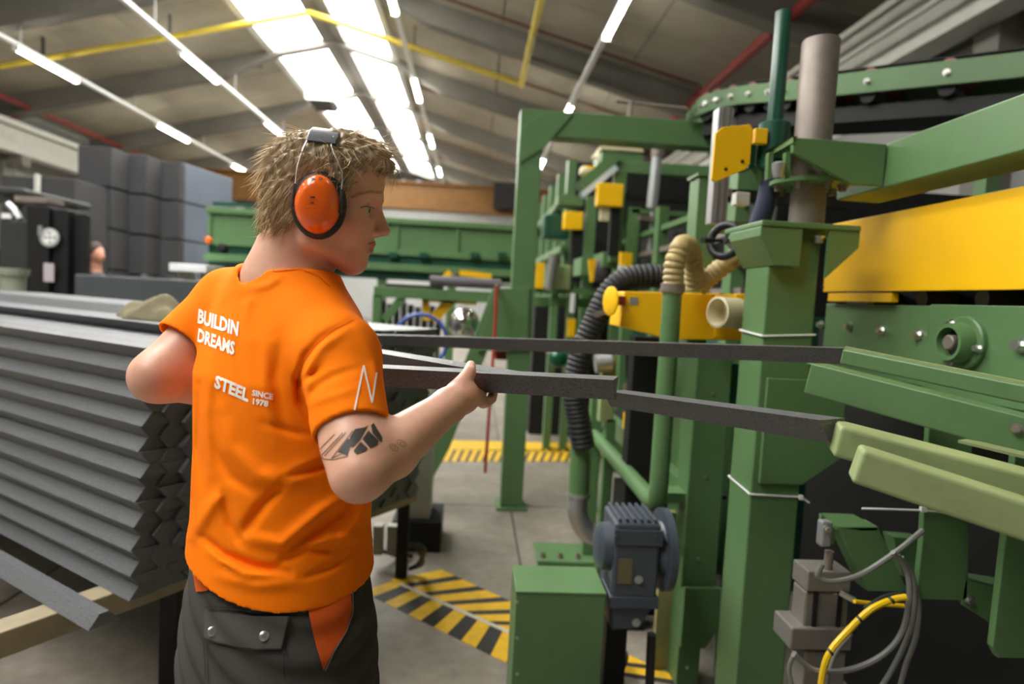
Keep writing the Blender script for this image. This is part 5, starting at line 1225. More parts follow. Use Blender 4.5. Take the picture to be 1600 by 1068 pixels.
def sd_arm(p):
    d = sd_cone(p, SR, ER, .048, .036)
    m1 = ER + (WR - ER) * .3
    d = smin(d, smin(sd_cone(p, ER, m1, .036, .044), sd_cone(p, m1, WR, .044, .029), .01), .03)
    d = smin(d, sd_cone(p, SR + (ER - SR) * .3, SR + (ER - SR) * .75, .047, .044), .03)
    m2 = EL + (WL - EL) * .3
    e = smin(sd_cone(p, SLf, EL, .054, .044), smin(sd_cone(p, EL, m2, .043, .046), sd_cone(p, m2, WL, .046, .028), .01), .025)
    return np.minimum(d, e)
def sd_body(p):
    d = sd_loft(p, ZT, TA, TB)
    d = smin(d, sd_cone(p, NB + UP * -.03, SR, .05, .055), .04); d = smin(d, sd_cone(p, NB + UP * -.03, SLf, .05, .055), .04)
    d = smin(d, sd_arm(p), .02)
    for s in (-1, 1):
        h, k, f = legpts(s); d = smin(d, np.minimum(sd_cone(p, h + UP * -.03, k, .068, .05), sd_cone(p, k, f, .05, .038)), .03)
        d = smin(d, sd_cone(p, f + UP * -.045, f + TF * .14 + UP * -.055, .035, .028), .03)
    # neck
    d = smin(d, smin(sd_cone(p, NB + UP * -.02 + TF * -.012, H(-.022, 0, -.045), .068, .060), sd_cone(p, NB + TF * .015 + UP * -.03, H(.0, 0, -.082), .054, .036), .02), .022)
    ql = head_local(p); r = np.sqrt((ql * ql).sum(1)); m = r < .21
    hd = np.maximum(r - .16, .03)
    if m.any(): hd[m] = sd_head(ql[m])
    d = np.where(m, smin(d, hd, .010), np.minimum(d, hd))
    hc = A3(P(735, 605, 1.15)); lc = A3(bl_)
    m = (((p - hc) ** 2).sum(1) < .16 ** 2) | (((p - lc) ** 2).sum(1) < .16 ** 2)
    if m.any(): d[m] = smin(d[m], sd_hands(p[m]), .015)
    return d
xs_ = axis_steps([(-.66, .10, .0026)]); ys_ = axis_steps([(.80, 1.50, .0026)]); zs_ = axis_steps([(-.02, .9, .010), (.9, 1.25, .004), (1.25, 1.40, .003), (1.40, 1.82, .0023)])
bv, bf = surface_nets(sd_body, xs_, ys_, zs_)
SKIN = attr_mat('skin', .42, sss=.18, bump=.06, bscale=500)
base = np.array(srgb(222, 172, 147)); flush = np.array(srgb(204, 126, 104)); lipc = np.array(srgb(176, 96, 86))
q = head_local(bv.astype(np.float32)); cols = np.tile(base, (len(bv), 1))
def g3(q, c, r): return np.exp(-(((q - np.array(c)) / np.array(r)) ** 2).sum(1))
fl = g3(q, (.06, .045, -.035), (.03, .03, .025)) + g3(q, (.06, -.045, -.035), (.03, .03, .025)) + g3(q, (.115, 0, -.043), (.02, .02, .015)) + .8 * g3(q, (.05, 0, -.11), (.05, .05, .02))
nose_h = A3(P(735, 605, 1.15)); fl = fl + .5 * np.exp(-(((bv - nose_h) ** 2).sum(1)) / .05 ** 2) + .25 * np.exp(-(((bv - A3(ER)) ** 2).sum(1)) / .06 ** 2) + .35 * np.exp(-(((bv - A3(EL)) ** 2).sum(1)) / .07 ** 2)
fl = np.clip(fl, 0, 1)[:, None]; cols = cols * (1 - fl * .6) + flush * fl * .6
lp = np.clip((g3(q, (.093, 0, -.069), (.012, .022, .006)) + g3(q, (.091, 0, -.081), (.012, .02, .006))) * 1.1, 0, 1)[:, None]; cols = cols * (1 - lp) + lipc * lp
person = bpy.data.objects.new('person', None); COL.objects.link(person); tag(person, 'person in an orange printed t-shirt and grey work trousers gripping a foam bar', 'person')
body = np_mesh('body', bv, bf, SKIN, person); color_attr(body, cols)
bbvh = bvh_of(bv, bf)
# eyes
EYEW = mat('shaded_eye_white', srgb(186, 172, 164), .15, var=.02); IRIS = mat('iris_blue', srgb(70, 92, 110), .1); PUP = mat('pupil', (.005, .005, .005), .1)  # eye white darkened to paint the shade over the eye
for s in (-1, 1):
    c = H(.0775, .0325 * s, -.0105); ax = (HF * .97 + HL * (.12 * s) - HU * .18).normalized()
    e = MB().lathe(c, ax, [(-.0118 * math.cos(a), .0118 * math.sin(a)) for a in np.linspace(0, PI, 13)], 20).build('eye', EYEW, person)
    sub(MB().lathe(c, ax, [(.0104, .0056), (.0112, .0048), (.0119, .0022)], 16), 'iris', IRIS, e); sub(MB().lathe(c, ax, [(.0112, .0026), (.0122, .002), (.0123, .0002)], 12), 'pupil', PUP, e)
# ------------------------------------------------------------------ t-shirt
ZS = np.array([.925, .97, 1.02, 1.10, 1.22, 1.36, 1.43, 1.48, 1.52, 1.545])
SA = np.array([.178, .178, .175, .168, .170, .178, .172, .145, .110, .095]); SB = np.array([.152, .152, .147, .138, .136, .137, .120, .100, .086, .080])
sleeveR = SR + (ER - SR) * .68; sleeveL = SLf + (EL - SLf) * .62
folds = []
def fold(px, amp, w, d=1.03):
    pts = [P(u, v, d) for u, v in px]
    for a, b in zip(pts[:-1], pts[1:]): folds.append((A3(a), A3(b), amp, w))
def sd_seg2(p, a, b, sc):  # distance to a segment seen along the view ray (folds are ridges on the visible cloth)
    return None
W2Cf = W2C.astype(np.float32); EY = A3(EYE)
FOLDPX = [  # (polyline in picture space of the cloth, amplitude in m, half width in px)
    ([(548, 502), (505, 528), (478, 556), (466, 592), (470, 628), (484, 650)], -.007, 6), ([(540, 512), (498, 545), (480, 580), (480, 616)], .005, 8),
    ([(466, 600), (485, 585), (500, 575)], -.005, 5), ([(478, 622), (500, 600), (520, 588), (560, 575)], -.003, 6), ([(485, 632), (510, 622), (560, 606)], .004, 6),
    ([(345, 640), (360, 700), (400, 742), (440, 752), (500, 722)], .008, 14), ([(445, 755), (410, 790), (375, 840)], -.009, 8), ([(440, 748), (500, 728), (545, 700)], -.008, 7),
    ([(380, 838), (440, 850), (500, 800), (540, 775)], .008, 10), ([(445, 862), (500, 822), (545, 790)], -.008, 7), ([(318, 838), (350, 866), (400, 885), (450, 892)], -.010, 6), ([(330, 862), (380, 896), (440, 900)], .005, 7),
    ([(430, 882), (480, 858), (520, 862)], -.007, 6), ([(455, 868), (520, 840), (568, 840)], .005, 7), ([(300, 838), (330, 790), (345, 770)], .006, 10), ([(350, 770), (360, 820), (378, 850)], -.006, 7),
    ([(376, 470), (372, 540), (380, 620)], -.004, 9), ([(415, 520), (412, 600), (430, 690)], .004, 10), ([(440, 520), (432, 590), (445, 660)], -.003, 8), ([(330, 560), (322, 650), (330, 740)], .004, 9), ([(312, 600), (310, 700), (318, 780)], -.004, 6),
    ([(355, 440), (340, 480), (335, 520)], .003, 9), ([(395, 460), (385, 480), (380, 520)], .003, 7), ([(440, 430), (420, 445), (385, 452)], .003, 6), ([(520, 860), (560, 812), (572, 770)], .005, 8),
    ([(410, 660), (450, 672), (480, 680)], -.004, 6), ([(330, 690), (360, 745), (400, 770)], -.004, 8), ([(470, 905), (520, 885), (550, 865)], -.004, 5), ([(340, 900), (400, 915), (470, 910)], .004, 8),
    ([(560, 520), (585, 560), (592, 610)], .003, 8)]
def fold_disp(p):
    c = (p - EY) @ W2Cf.T; z = c[:, 2]; u = CU + F * c[:, 0] / z; v = CV - F * c[:, 1] / z
    out = np.zeros(len(p), np.float32)
    for pl_, amp, w in FOLDPX:
        best = np.full(len(p), 1e9, np.float32); tpos = np.zeros(len(p), np.float32); n = len(pl_) - 1
        for i, (a, b) in enumerate(zip(pl_[:-1], pl_[1:])):
            abx, aby = b[0] - a[0], b[1] - a[1]; t = np.clip(((u - a[0]) * abx + (v - a[1]) * aby) / (abx * abx + aby * aby), 0, 1)
            dd = (u - a[0] - t * abx) ** 2 + (v - a[1] - t * aby) ** 2; m = dd < best; best = np.where(m, dd, best); tpos = np.where(m, (i + t) / n, tpos)
        out += 1.5 * amp * np.exp(-best / (w * w)) * np.sin(np.clip(tpos, .04, .96) * PI) ** .6
    return out
dR = A3((ER - SR).normalized()); dL = A3((EL - SLf).normalized())
def sd_shirt_outer(p):
    d = sd_loft(p, ZS, SA, SB, 2.2)
    d = smin(d, sd_cone(p, NB + UP * -.045, SR + UP * .0, .062, .066), .04); d = smin(d, sd_cone(p, NB + UP * -.045, SLf, .062, .066), .04)
    crr = (p - A3(sleeveR)) @ dR; cll = (p - A3(sleeveL)) @ dL
    e1 = sd_cone(p, SR, sleeveR + (ER - SR) * .1, .064, .056); e2 = sd_cone(p, SLf, sleeveL + (EL - SLf) * .1, .064, .064)
    d = smin(d, np.maximum(e1, crr), .02); d = smin(d, np.maximum(e2, cll), .02)
    return d - fold_disp(p) * np.clip(1 - np.abs(d) / .05, 0, 1) * np.where(e1 < .03, np.clip(-crr / .045 - .3, 0, 1), 1)
dR = A3((ER - SR).normalized()); dL = A3((EL - SLf).normalized())
hemN = A3(V(.08, -.16, 1).normalized())
def sd_shirt(p):
    d = sd_shirt_outer(p)
    inner = d + .006
    cr = (p - A3(sleeveR)) @ dR; cl_ = (p - A3(sleeveL)) @ dL
    hole = np.maximum(sd_cone(p, SR, sleeveR + (ER - SR) * .1, .058, .0505), -(cr + .022)); hole = np.minimum(hole, np.maximum(sd_cone(p, SLf, sleeveL + (EL - SLf) * .1, .058, .0585), -(cl_ + .022)))
    hz = (p - A3(HIP + UP * .0)) @ hemN
    hemd = -(hz - HEM0); d = np.maximum(d, hemd)
    hole = np.minimum(hole, np.maximum(inner, hz - HEM0 - .05))
    # collar opening
    cc = (p - A3(NB)); ca = cc @ A3(TF); cl2 = cc @ A3(TL); up_ = cc[:, 2]
    col = np.maximum(sd_cone(p, NB + UP * -.02 - TF * .012, NB + UP * .14 + TF * .02, .0755, .085), -1)
    d = smax(d, -col, .004)
    return np.maximum(d, -hole)
HEM0 = .075
xs2 = axis_steps([(-.66, .0, .0031)]); ys2 = axis_steps([(.84, 1.48, .0031)]); zs2 = axis_steps([(.86, 1.62, .0031)])
sv, sf = surface_nets(sd_shirt, xs2, ys2, zs2, slack=1.9); sv = relax(sv, sf, 2, .45)
def cloth_mat(name, col, rough=.85, weave=900, sheen=.0):
    m = mat(name, col, rough, var=.05, scale=12, bump=.12, bscale=weave, spec=.12); m.node_tree.nodes['Principled BSDF'].inputs['Sheen Weight'].default_value = sheen; return m
ORANGE = cloth_mat('orange_cotton', srgb(255, 126, 6))
shirt = np_mesh('t_shirt', sv, sf, ORANGE, person); shirt['label'] = 'bright orange t-shirt with white back print'
sbvh = bvh_of(sv, sf)
# ------------------------------------------------------------------ print projected on the cloth
def hit(bvh, u, v, off):
    r = ray(u, v).normalized(); h = bvh.ray_cast(EYE, r)
    if h[0] is None: return None
    n = h[1] if h[1].dot(r) < 0 else -h[1]
    return h[0] + n * off * .6 - r * off * .6
def text_tris(s, bold=True):
    c = bpy.data.curves.new('txt', 'FONT'); c.body = s; c.size = 1; c.offset = .042 if bold else 0.0; c.resolution_u = 2
    o = bpy.data.objects.new('txt', c); COL.objects.link(o); bpy.context.view_layer.update()
    me = bpy.data.meshes.new_from_object(o.evaluated_get(bpy.context.evaluated_depsgraph_get()))
    bm = bmesh.new(); bm.from_mesh(me); bmesh.ops.triangulate(bm, faces=bm.faces)
    for _ in range(3):
        lg = [e for e in bm.edges if e.calc_length() > .16]
        if lg: bmesh.ops.subdivide_edges(bm, edges=lg, cuts=1)
        bmesh.ops.triangulate(bm, faces=bm.faces)
    vs = [(v.co.x, v.co.y) for v in bm.verts]; fs = [tuple(v.index for v in f.verts) for f in bm.faces]; bm.verts.index_update(); bm.free()
    bpy.data.objects.remove(o); bpy.data.curves.remove(c); bpy.data.meshes.remove(me)
    w = max(x for x, y in vs); h = max(y for x, y in vs); return [(x / w, y / h) for x, y in vs], fs
def project(bvh, uv, fs, name, m, parent, off=.0012):
    pts = [hit(bvh, u, v, off) for u, v in uv]; fs = [f for f in fs if all(pts[i] is not None for i in f)]
    pts = [p if p is not None else V(0, 0, 0) for p in pts]
    used = sorted({i for f in fs for i in f}); mp = {i: k for k, i in enumerate(used)}
    mb = MB(); mb.add([pts[i] for i in used], [tuple(mp[i] for i in f) for f in fs], True)
    # drop faces that span a depth jump
    keep = [f for f in mb.f if max((Vector(mb.v[a]) - Vector(mb.v[b])).length for a in f for b in f) < .05]; mb.f = keep; mb.smooth = [True] * len(keep)
    return mb.build(name, m, parent) if parent is None else _kid(mb, name, m, parent)
def _kid(mb, name, m, parent):
    o = mb.build(name, m); o.parent = parent; return o
def flat_text(bvh, s, o, xa, ya, name, m, parent, bold=True, off=.0012):
    vs, fs = text_tris(s, bold); uv = [(o[0] + x * xa[0] + y * ya[0], o[1] + x * xa[1] + y * ya[1]) for x, y in vs]
    return project(bvh, uv, fs, name, m, parent, off)
PRINT = mat('print_white', srgb(244, 240, 230), .7, var=.02)
for s, o_, xa, ya in (('BUILDIN', (308, 503), (64, 21), (2, -21)), ('DREAMS', (308, 532), (58, 22), (2, -20)), ('STEEL', (335, 604), (53, 23), (3, -19)), ('SINCE', (394, 617), (32, 7), (1, -9)), ('1978', (393, 630), (26, 5), (1, -9))):
    flat_text(sbvh, s, o_, xa, ya, 'lettering', PRINT, shirt)
def poly_ribbon(pts, w):
    uv = []; fs = []
    for (a, b) in zip(pts[:-1], pts[1:]):
        n = max(2, int(math.dist(a, b) / 4)); dx, dy = b[0] - a[0], b[1] - a[1]; L = math.hypot(dx, dy); nx_, ny_ = -dy / L * w / 2, dx / L * w / 2; k0 = len(uv)
        for i in range(n + 1):
            t = i / n; x, y = a[0] + dx * t, a[1] + dy * t; uv += [(x + nx_, y + ny_), (x - nx_, y - ny_)]
        for i in range(n): fs.append((k0 + 2 * i, k0 + 2 * i + 1, k0 + 2 * i + 3, k0 + 2 * i + 2))
    return uv, fs
for a_, b_ in zip([(554, 640), (568, 571), (581, 629)], [(568, 571), (581, 629), (588, 582)]):
    uv, fs = poly_ribbon([a_, b_], 2.6); project(sbvh, uv, fs, 'zigzag_emblem', PRINT, shirt)
# seams
SEAM = cloth_mat('orange_seam', srgb(226, 92, 8))
for px in ([(552, 500), (520, 516), (492, 540), (474, 566), (464, 596), (464, 625)], [(400, 416), (430, 424), (470, 420), (498, 432), (515, 448)]):
    uv, fs = poly_ribbon(px, 1.6); project(sbvh, uv, fs, 'seam', SEAM, shirt, .0008)
def poly_fill(pts, n=6):
    # fan of small triangles around the centroid, subdivided
    bm = bmesh.new(); vs = [bm.verts.new((x, y, 0)) for x, y in pts]; bm.faces.new(vs); bmesh.ops.triangulate(bm, faces=bm.faces)
    for _ in range(3):
        lg = [e for e in bm.edges if e.calc_length() > 5]
        if lg: bmesh.ops.subdivide_edges(bm, edges=lg, cuts=1)
        bmesh.ops.triangulate(bm, faces=bm.faces)
    bm.verts.index_update(); r = [(v.co.x, v.co.y) for v in bm.verts], [tuple(v.index for v in f.verts) for f in bm.faces]; bm.free(); return r
uv, fs = poly_fill([(737.5, 567), (741, 564), (744.5, 567), (744, 573), (739, 573.5)]); project(bbvh, uv, fs, 'thumbnail', mat('nail', srgb(232, 186, 168), .3), body, .0005)
# tattoo
INK = mat('tattoo_ink', srgb(58, 54, 48), .5, var=.1)
TU, TV = [], []
def tz(pts): return [(480 + x / 6.28, 630 + y / 6.28) for x, y in pts]
for pts in ([(300, 480), (400, 345), (440, 360), (395, 515), (345, 490)], [(420, 330), (470, 250), (560, 235), (600, 215), (510, 370), (450, 430), (415, 420)], [(455, 460), (525, 375), (595, 440), (575, 465), (490, 500), (465, 485)],
            [(540, 350), (600, 265), (700, 365), (690, 405), (620, 440)], [(625, 215), (650, 190), (735, 330), (735, 370), (715, 375), (640, 290)]):
    uv, fs = poly_fill(tz(pts)); project(bbvh, uv, fs, 'tattoo', INK, body, .0006)
for pts in ([(270, 300), (110, 465), (160, 545), (260, 552), (400, 515)], [(350, 290), (140, 510)], [(380, 285), (170, 515)], [(450, 265), (240, 540)], [(240, 540), (345, 490), (375, 505)]):
    uv, fs = poly_ribbon(tz(pts), 1.1); project(bbvh, uv, fs, 'tattoo', INK, body, .0006)
INK2 = mat('faded_ink', srgb(140, 104, 84), .5)
for c, a, b, r in (((848, 432), 46, 30, .5), ((925, 392), 50, 28, .5), ((845, 430), 22, 14, .5), ((930, 395), 24, 12, .5)):
    pts = [(c[0] + a * math.cos(x) * math.cos(r) - b * math.sin(x) * math.sin(r), c[1] + a * math.cos(x) * math.sin(r) + b * math.sin(x) * math.cos(r)) for x in np.linspace(0, 2 * PI, 15)]
    uv, fs = poly_ribbon(tz(pts), .9); project(bbvh, uv, fs, 'tattoo', INK2, body, .0006)
# ------------------------------------------------------------------ trousers and boots
ZP = np.array([.78, .86, .92, .97, 1.01, 1.03]); PA = np.array([.18, .183, .18, .172, .165, .163]); PB_ = np.array([.145, .147, .142, .136, .13, .128])
def sd_trousers(p):
    d = sd_loft(p, ZP, PA, PB_, 2.3)
    for s in (-1, 1):
        h, k, f = legpts(s); d = smin(d, smin(sd_cone(p, h + UP * -.01, k, .104, .078), sd_cone(p, k, f + UP * -.01, .078, .072), .02), .02)
    w = .004 * np.sin(p[:, 2] * 70 + p[:, 0] * 40) * np.clip((.9 - p[:, 2]) * 4, 0, 1) + .003 * np.sin(p[:, 2] * 120 - p[:, 1] * 60 + p[:, 0] * 30)
    return np.maximum(d - w, .045 - p[:, 2])
pv, pf = surface_nets(sd_trousers, axis_steps([(-.66, -.02, .0055)]), axis_steps([(.9, 1.46, .0055)]), axis_steps([(.0, .7, .009), (.7, 1.06, .005)]), slack=1.9)
GREYT = cloth_mat('grey_work_cloth', srgb(68, 66, 62), .85, 700)
tr = np_mesh('trousers', pv, pf, GREYT, person); tr['label'] = 'dark grey work trousers with rust orange pocket panels'
pbvh = bvh_of(pv, pf)
RUST = cloth_mat('rust_orange_cloth', srgb(196, 84, 30), .85, 700)
uv, fs = poly_fill([(476, 930), (545, 905), (549, 950), (540, 985), (518, 1020), (505, 1045), (494, 1010), (485, 970)]); project(pbvh, uv, fs, 'pocket_panel', RUST, tr, .004)
uv, fs = poly_fill([(301, 880), (312, 874), (332, 912), (326, 922), (308, 924)]); project(pbvh, uv, fs, 'pocket_panel', RUST, tr, .004)
uv, fs = poly_fill([(322, 952), (360, 958), (452, 962), (440, 1012), (400, 1012), (340, 1002), (322, 994)]); project(pbvh, uv, fs, 'pocket_flap', cloth_mat('grey_flap', srgb(76, 74, 70), .85, 700), tr, .006)
DK = mat('dark_stitch', srgb(34, 33, 32), .9)
for px in ([(322, 996), (340, 1003), (400, 1013), (440, 1013), (452, 962)], [(444, 1012), (446, 1060)], [(322, 996), (324, 1060)], [(325, 946), (400, 953), (478, 956)]):
    uv, fs = poly_ribbon(px, 1.8); project(pbvh, uv, fs, 'stitching', DK, tr, .0065)
uv, fs = poly_ribbon([(549, 910), (549, 955), (540, 985), (518, 1022), (507, 1045)], 1.6); project(pbvh, uv, fs, 'piping', mat('grey_piping', srgb(120, 118, 112), .7), tr, .006)
for (u, v) in ((335, 985), (414, 993)):
    c = hit(pbvh, u, v, .007)
    if c: _kid(MB().lathe(c, -ray(u, v), [(0, .0075), (.002, .0075), (.0035, .005), (.0036, .001)], 14), 'snap_button', BRIGHT, tr)
LEATH = mat('boot_leather', srgb(34, 32, 30), .5, var=.1)
for s in (-1, 1):
    h, k, f = legpts(s); g = V(f.x, f.y, 0)
    def sd_boot(p):
        d = smin(sd_cone(p, f + UP * .05, g + UP * .05, .052, .05), sd_ell(p, g + TF * .09 + UP * .045, (.11, .05, .05), np.array([[TF.x, TL.x, 0], [TF.y, TL.y, 0], [0, 0, 1]], np.float32)), .03)
        return np.maximum(d, .002 - p[:, 2])
    c = g + TF * .05
    v_, f_ = surface_nets(sd_boot, axis_steps([(c.x - .22, c.x + .22, .007)]), axis_steps([(c.y - .22, c.y + .22, .007)]), axis_steps([(-.02, .18, .007)]))
    np_mesh('boot', v_, f_, LEATH, person)
# ------------------------------------------------------------------ hair
def sd_hair(q):
    d = sd_ell(q, (-.002, 0, .044), (.099, .084, .074))
    d = smin(d, sd_ell(q, (-.040, 0, .005), (.060, .080, .082)), .02)
    d = smin(d, sd_ell(q, (-.056, 0, -.05), (.034, .056, .032)), .02)
    d = smin(d, sd_cone(q, (.03, -.02, .095), (.088, -.024, .082), .028, .024), .02)
    d = smin(d, sd_cone(q, (.088, -.024, .082), (.116, -.02, .062), .021, .011), .012)
    d = smin(d, sd_cone(q, (.03, .02, .092), (.085, .02, .08), .027, .02), .02)
    d = smin(d, sd_ell(q, (.03, -.066, .02), (.018, .018, .04)), .012)
    d = smin(d, sd_ell(q, (.03, .066, .02), (.018, .018, .04)), .012)
    cut = smin(sd_ell(q, (.112, 0, -.035), (.075, .11, .105)), sd_ell(q, (.06, 0, -.10), (.1, .12, .075)), .02)
    d = smax(d, -cut, .008)
    d = smax(d, -(q[:, 2] + .078 - .25 * np.clip(-q[:, 0] - .05, 0, 1)), .01)
    w = .0022 * np.sin(q[:, 1] * 260 + q[:, 2] * 90 + q[:, 0] * 60) + .0018 * np.sin(q[:, 0] * 330 + q[:, 2] * 140) + .0016 * np.sin(q[:, 2] * 300 - q[:, 0] * 210 + q[:, 1] * 90)
    return d - w
hv, hf = surface_nets(lambda p: sd_hair(p), axis_steps([(-.14, .14, .003)]), axis_steps([(-.11, .11, .003)]), axis_steps([(-.12, .16, .003)]))
hw = hv @ HR.T.astype(float) + np.array(HO)
HAIR = attr_mat('blond_hair', .45, spec=.4)
hair = np_mesh('hair', hw, hf, HAIR, person); hair['label'] = 'short wavy ash blond hair swept forward'
hc = np.array(srgb(174, 153, 122)); color_attr(hair, np.tile(hc, (len(hw), 1)) * (0.8 + .3 * RNG.random((len(hw), 1))))
# strands
tri_c = hv[hf].mean(1); a_, b_, c_ = hv[hf[:, 0]], hv[hf[:, 1]], hv[hf[:, 2]]; nrm = np.cross(b_ - a_, c_ - a_); nrm /= np.linalg.norm(nrm, axis=1)[:, None] + 1e-9
out = (tri_c - np.array([-.005, 0, .03])); sgn_ = np.sign((nrm * out).sum(1)); nrm *= sgn_[:, None]
ok = np.where((tri_c[:, 2] > -.085) & ~((np.abs(tri_c[:, 0] - .004) < .03) & (tri_c[:, 2] > .085)))[0]
NS = 5200; sel = RNG.choice(ok, NS)
SV, SFc, SC = [], [], []
for i in sel:
    p = tri_c[i].copy(); n = nrm[i]
    top = np.clip((p[2] - .05) / .05, 0, 1) * np.clip((p[0] + .03) / .06, 0, 1)
    flow = np.array([-.45, 0, -.85]) * (1 - top) + np.array([.85, -.35 if p[1] < .03 else .3, -.12]) * top
    if p[0] > .03 and p[2] < .08: flow = np.array([-.55, 0, -.8])
    flow = flow + RNG.normal(0, .17, 3); L = RNG.uniform(.018, .044) * (1.1 if top > .5 else 1); curl = RNG.normal(0, .5); lift = RNG.uniform(.0, .25) if RNG.random() < .96 else RNG.uniform(.3, .6)
    seg = 5; r0 = RNG.uniform(.0005, .0011); cc = hc * RNG.uniform(.7, 1.9); cc = cc * np.array([1, RNG.uniform(.94, 1.02), RNG.uniform(.85, 1.0)])
    k0 = len(SV); side = np.cross(n, flow); side /= np.linalg.norm(side) + 1e-9
    for s in range(seg + 1):
        t = flow - n * flow.dot(n); t /= np.linalg.norm(t) + 1e-9
        r = r0 * (1 - .85 * s / seg)
        for ang in (0, 2.1, 4.2): SV.append(p + (n * math.cos(ang) + side * math.sin(ang)) * r); SC.append(cc)
        p = p + (t + n * (lift * (.5 - .9 * s / seg)) + side * curl * (s / seg) * .5) * (L / seg)
    for s in range(seg):
        for e in range(3): a = k0 + s * 3 + e; b = k0 + s * 3 + (e + 1) % 3; SFc.append((a, b, b + 3, a + 3))
SV = np.array(SV) @ HR.T.astype(float) + np.array(HO)
st = np_mesh('hair_strands', SV, np.array(SFc), HAIR, hair); color_attr(st, np.array(SC)); st['kind'] = 'stuff'
# front curl
cu = [H(.108 + .013 * math.cos(a), -.026 + .004 * math.sin(a * .5), .066 + .012 * math.sin(a)) for a in np.linspace(2.2, -4.2, 26)]
o = _kid(MB().tube(cu, [.0055 * (1 - .6 * i / 25) for i in range(26)], 8), 'front_curl', HAIR, hair); color_attr(o, np.tile(hc * .8, (len(o.data.vertices), 1)))
# brows
BR = mat('brow_hair', srgb(190, 142, 112), .7, var=.2, scale=200)
uv, fs = poly_ribbon([(548, 309), (560, 303), (578, 299), (597, 301)], 4.5); o = project(bbvh, uv, fs, 'eyebrow', BR, person, .0012)
_kid(MB().tube(smoothpath([H(.1035, .012, .0075), H(.1005, .026, .0125), H(.087, .044, .0115)], 4), .0022, 6), 'eyebrow', BR, person)
uv, fs = poly_ribbon([(563, 324.5), (571, 322), (579, 323), (585, 326)], 1.4); project(bbvh, uv, fs, 'eyelashes', mat('lash_brown', srgb(84, 56, 44), .7), person, .0012)
uv, fs = poly_ribbon([(575, 381), (582, 378.5), (590, 377)], 1.3); project(bbvh, uv, fs, 'mouth_line', mat('mouth_shadow', srgb(110, 56, 48), .6), person, .0008)
# ------------------------------------------------------------------ ear defenders
ed = thing('ear_defenders', 'orange cupped ear defenders with a grey headband worn by the person', 'ear defenders', H(0, 0, .12))
CUP = mat('orange_gloss_plastic', srgb(246, 104, 20), .22, var=.03, coat=.3)
GREYB = mat('headband_grey', srgb(64, 66, 72), .35, var=.04)
RHM = Matrix(((HF.x, HL.x, HU.x), (HF.y, HL.y, HU.y), (HF.z, HL.z, HU.z)))
for s in (-1, 1):
    c = H(.010, .086 * s, -.020)
    m_ = MB(); vs = []; n1, n2 = 36, 12
    for j in range(n2 + 1):
        t = j / n2 * PI / 2
        for i in range(n1):
            a = 2 * PI * i / n1; ca, sa = math.cos(a), math.sin(a)
            rx = .0365 * (1 - .08 * sa * (sa > 0)); rz = .0485
            cr = abs(math.cos(t)) ** .55; hh = math.sin(t) ** .8 * .040
            vs.append(c + HF * (rx * ca * cr) + HU * (rz * sa * cr) + HL * (s * (.004 + hh)))
    fs = [(j * n1 + i, j * n1 + (i + 1) % n1, (j + 1) * n1 + (i + 1) % n1, (j + 1) * n1 + i) for j in range(n2) for i in range(n1)] + [tuple(range(n1 - 1, -1, -1))]
    if s > 0: fs = [tuple(reversed(f)) for f in fs]
    m_.add(vs, fs, True); cup = m_.build('ear_cup', CUP, ed)
    ring = [c + HF * (.034 * math.cos(a)) + HU * (.046 * math.sin(a)) - HL * (s * .004) for a in np.linspace(0, 2 * PI, 33)]
    MB().tube(ring, .011, 10).build('cushion', BLACK, ed)
    for sf_ in (-1, 1):
        w = [H(.020 * sf_ - .0, .062 * s, .100), H(.0195 * sf_ - .0, .074 * s, .086), H(.024 * sf_ + .002, .086 * s, .070), H(.036 * sf_ + .009, .098 * s, .036), H(.0365 * sf_ + .010, .104 * s, .004)]
        MB().tube(smoothpath(w, 2), .0012, 8).build('wire_arm', BRIGHT, ed)
        MB().tube([H(.0375 * sf_ + .010, .104 * s, .008), H(.0385 * sf_ + .010, .105 * s, -.030)], .0026, 8).build('slider', GREYB, ed)
        MB().tube([H(.0385 * sf_ + .010, .105 * s, -.028), H(.033 * sf_ + .010, .098 * s, -.028)], .003, 8).build('pivot', GREYB, ed)
band = []
for j in range(13):
    t = -1.0 + 2.0 * j / 12; ang = t * .98
    band.append((math.sin(ang) * .086, .038 + math.cos(ang) * .079))
vs = []
for (l, u) in band:
    nv = V(0, l / .086, (u - .038) / .079)
    for (f, dd) in ((-.0245, 0), (.0225, 0), (.0245, .003), (.0225, .0065), (-.0245, .0065), (-.0265, .003)): vs.append(H(f + .004, l + nv.y * dd, u + nv.z * dd))
fs = [(j * 6 + k, (j + 1) * 6 + k, (j + 1) * 6 + (k + 1) % 6, j * 6 + (k + 1) % 6) for j in range(12) for k in range(6)] + [tuple(range(6)), tuple(reversed(range(72, 78)))]
MB().add(vs, fs, True).build('headband', GREYB, ed, .001)
cv_, cf_ = None, None
cupR = [o for o in bpy.data.objects if o.name.startswith('ear_cup')]
cupR = min(cupR, key=lambda o: sum(v.co.y for v in o.data.vertices) / len(o.data.vertices))
cb_ = BVHTree.FromPolygons([v.co.copy() for v in cupR.data.vertices], [tuple(f.vertices) for f in cupR.data.polygons])
CI = mat('cup_print_black', srgb(40, 28, 22), .6)
def cup_text(s, o_, xa, ya, bold=True):
    vs, fs = text_tris(s, bold); uv = [(o_[0] + x * xa[0] + y * ya[0], o_[1] + x * xa[1] + y * ya[1]) for x, y in vs]
    k = project(cb_, uv, fs, 'cup_print', CI, None, .0005); k.parent = cupR; k.matrix_parent_inverse = Matrix.Identity(4); return k
cup_text('P', (487, 283), (5, -.4), (.3, -5)); cup_text('D', (498, 280.5), (5.5, .6), (.2, -4.6)); cup_text('3M', (484.5, 309.5), (7.5, 0), (0, -3.4))
